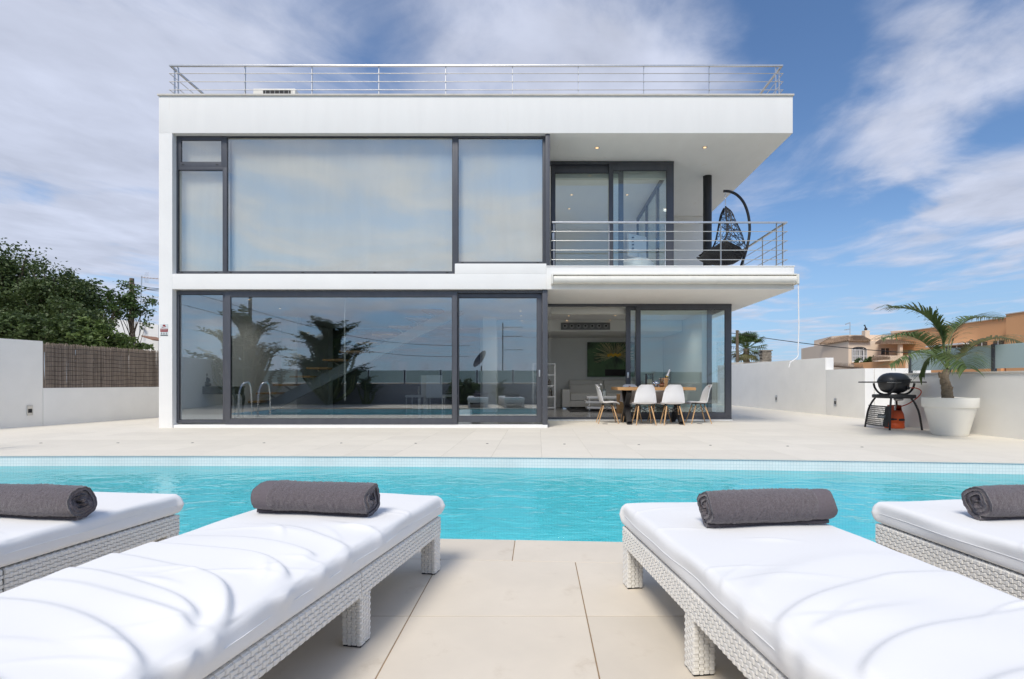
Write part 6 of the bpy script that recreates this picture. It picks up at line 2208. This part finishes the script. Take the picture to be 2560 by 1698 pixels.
# ------------------------------------------------------------------ garden at the near end (seen mirrored in the glass)
def paddle_plant(name, label, base, height, n, seed, ll=1.3, spread=0.9, cat='plant'):
    rg = random.Random(seed)
    root = thing(name, label, cat, base)
    base = Vector(base)
    for k in range(n):
        w = 2 * math.pi * k / n * 2.4 + rg.uniform(-.3, .3)
        h_ = height * (0.18 + 0.82 * ((k + 0.5) / n) ** 0.9)
        lean = spread * rg.uniform(0.5, 1.1) * (1.2 - 1.12 * (k / n))
        d = Vector((math.cos(w), math.sin(w), 0))
        c0_ = base + d * 0.1
        c1_ = base + d * lean * 0.45 + Vector((0, 0, h_ * 0.62))
        L_ = ll * rg.uniform(0.75, 1.1)
        c2_ = c1_ + (d * 0.40 + Vector((0, 0, 1.0))).normalized() * L_ * 0.5
        c3_ = c2_ + (d * 0.8 + Vector((0, 0, 0.55 - 0.5 * rg.random()))).normalized() * L_ * 0.5
        cv = crom([c0_, c1_, c2_, c3_], 8)
        st_ = MB().tube(cv[:18], [0.045 * (1 - 0.04 * i) for i in range(18)], 6).build('stalk', m_palmstem, root, smooth=True)
        bl = cv[8:]
        mb = MB()
        nn = len(bl)
        vs_ = []
        for i, p_ in enumerate(bl):
            t_ = (bl[min(i + 1, nn - 1)] - bl[max(i - 1, 0)]).normalized()
            sd = t_.cross(Vector((0, 0, 1)))
            sd = sd.normalized() if sd.length > .05 else Vector((1, 0, 0))
            wd_ = 0.26 * math.sin(math.pi * min(0.97, 0.08 + 0.9 * i / (nn - 1))) ** 0.7
            vs_.append((p_, sd, wd_, sd.cross(t_)))
        for i in range(nn - 1):
            for s_ in (-1, 1):
                for g in range(2):
                    f0, f1 = g / 2, (g + 1) / 2 - 0.06
                    a = vs_[i][0].lerp(vs_[i + 1][0], f0)
                    c_ = vs_[i][0].lerp(vs_[i + 1][0], f1)
                    wd_ = (vs_[i][2] * (1 - f0) + vs_[i + 1][2] * f0) * rg.uniform(0.82, 1.05)
                    e = vs_[i][1] * s_ * wd_ + vs_[i][3] * wd_ * rg.uniform(-0.1, 0.45) + Vector((0, 0, -0.25 * wd_ * rg.random()))
                    fwd = (c_ - a) * 0.6
                    mb.add([a, c_, c_ + e + fwd, a + e + fwd], [(0, 1, 2, 3)])
        mb.build('leaf', m_paddle, root)
    return root


paddle_plant('strelitzia', 'tall dark paddle-leaved plant mirrored in the large window', (-8.2, -0.35, 0), 4.0, 80, 4, 1.5, 2.3)
paddle_plant('strelitzia', 'broad dark paddle-leaved plant mirrored in the left window', (-11.4, -0.2, 0), 4.2, 70, 5, 1.6, 2.5)
paddle_plant('banana_plant', 'small banana plant mirrored right of the tall plant', (-6.75, -0.4, 0), 1.3, 6, 6, 0.8, 0.5)
tree('shrub', 'round green bush mirrored in the right sliding door', (-2.9, -0.3, 0), [((-2.9, -0.3, 0.55), (0.55, 0.45, 0.5))], 2600, 0.12, m_leaf_mid, 31, 'shrub', 0.04)
paddle_plant('banana_plant', 'slim potted plant mirrored beside the white column', (-1.55, -0.4, 0), 1.0, 7, 9, 0.5, 0.35)
ld = thing('pool_ladder', 'steel pool ladder at the far pool edge, mirrored in the large window', 'ladder', (-7.45, far_edge(-7.45), 0))
for dx_ in (-0.25, 0.25):
    fy = far_edge(-7.45)
    MB().tube(crom([(-7.45 + dx_, fy + 0.55, 0), (-7.45 + dx_, fy + 0.5, 0.62), (-7.45 + dx_, fy + 0.25, 0.85), (-7.45 + dx_, fy - 0.06, 0.66), (-7.45 + dx_, fy - 0.10, -0.9)], 8), 0.021, 10).build('rail', m_chrome, ld, smooth=True)
for zz in (-0.35, -0.65):
    MB().box(-7.68, -7.22, fy - 0.16, fy - 0.06, zz, zz + 0.03).build('step', m_chrome, ld)
lp = thing('street_lamp', 'tall lamp pole mirrored at the left of the large window', 'street lamp', (-12.9, -3.2, GZ))
MB().tube([(-12.9, -3.2, GZ), (-12.8, -3.2, 4.9)], [0.10, 0.07], 10).build('pole', m_frame, lp, smooth=True)
MB().box(-12.9, -12.3, -3.3, -3.1, 4.9, 4.97).build('lamp_head', m_frame, lp, bev=0.02)
for k in range(2):
    MB().tube([(-12.8 + (9) * q, -3.2 - 6 * q, 4.1 - 0.6 * k - 1.2 * q - 0.5 * math.sin(math.pi * q)) for q in np.linspace(-.3, 1, 20)], 0.010, 4).build('wire', m_gasket, lp)
ds = thing('satellite_dish', 'satellite dish and aerial mast mirrored in the right sliding door', 'satellite dish', (-2.2, -3.0, GZ))
MB().tube([(-2.5, -3.0, GZ), (-2.5, -3.0, 1.6)], 0.03, 8).build('post', m_frame, ds)
MB().lathe((0, 0, 0), [(0.02, 0), (0.25, 0.03), (0.42, 0.10), (0.43, 0.10), (0.25, 0.02)], 28).xform(Matrix.Translation((-2.5, -2.95, 1.85)) @ Matrix.Rotation(R(58), 4, 'Z') @ Matrix.Rotation(R(-58), 4, 'X')).build('dish', m_frame, ds, smooth=True)
MB().tube([(-1.55, -3.0, GZ), (-1.55, -3.0, 3.5)], 0.025, 6).build('mast', m_frame, ds)
for zz in (3.3, 2.9, 2.3):
    yagi(ds, (-1.55, -3.0, zz), (1, 0.1, 0), 8, 0.9, 0.3, m_frame)
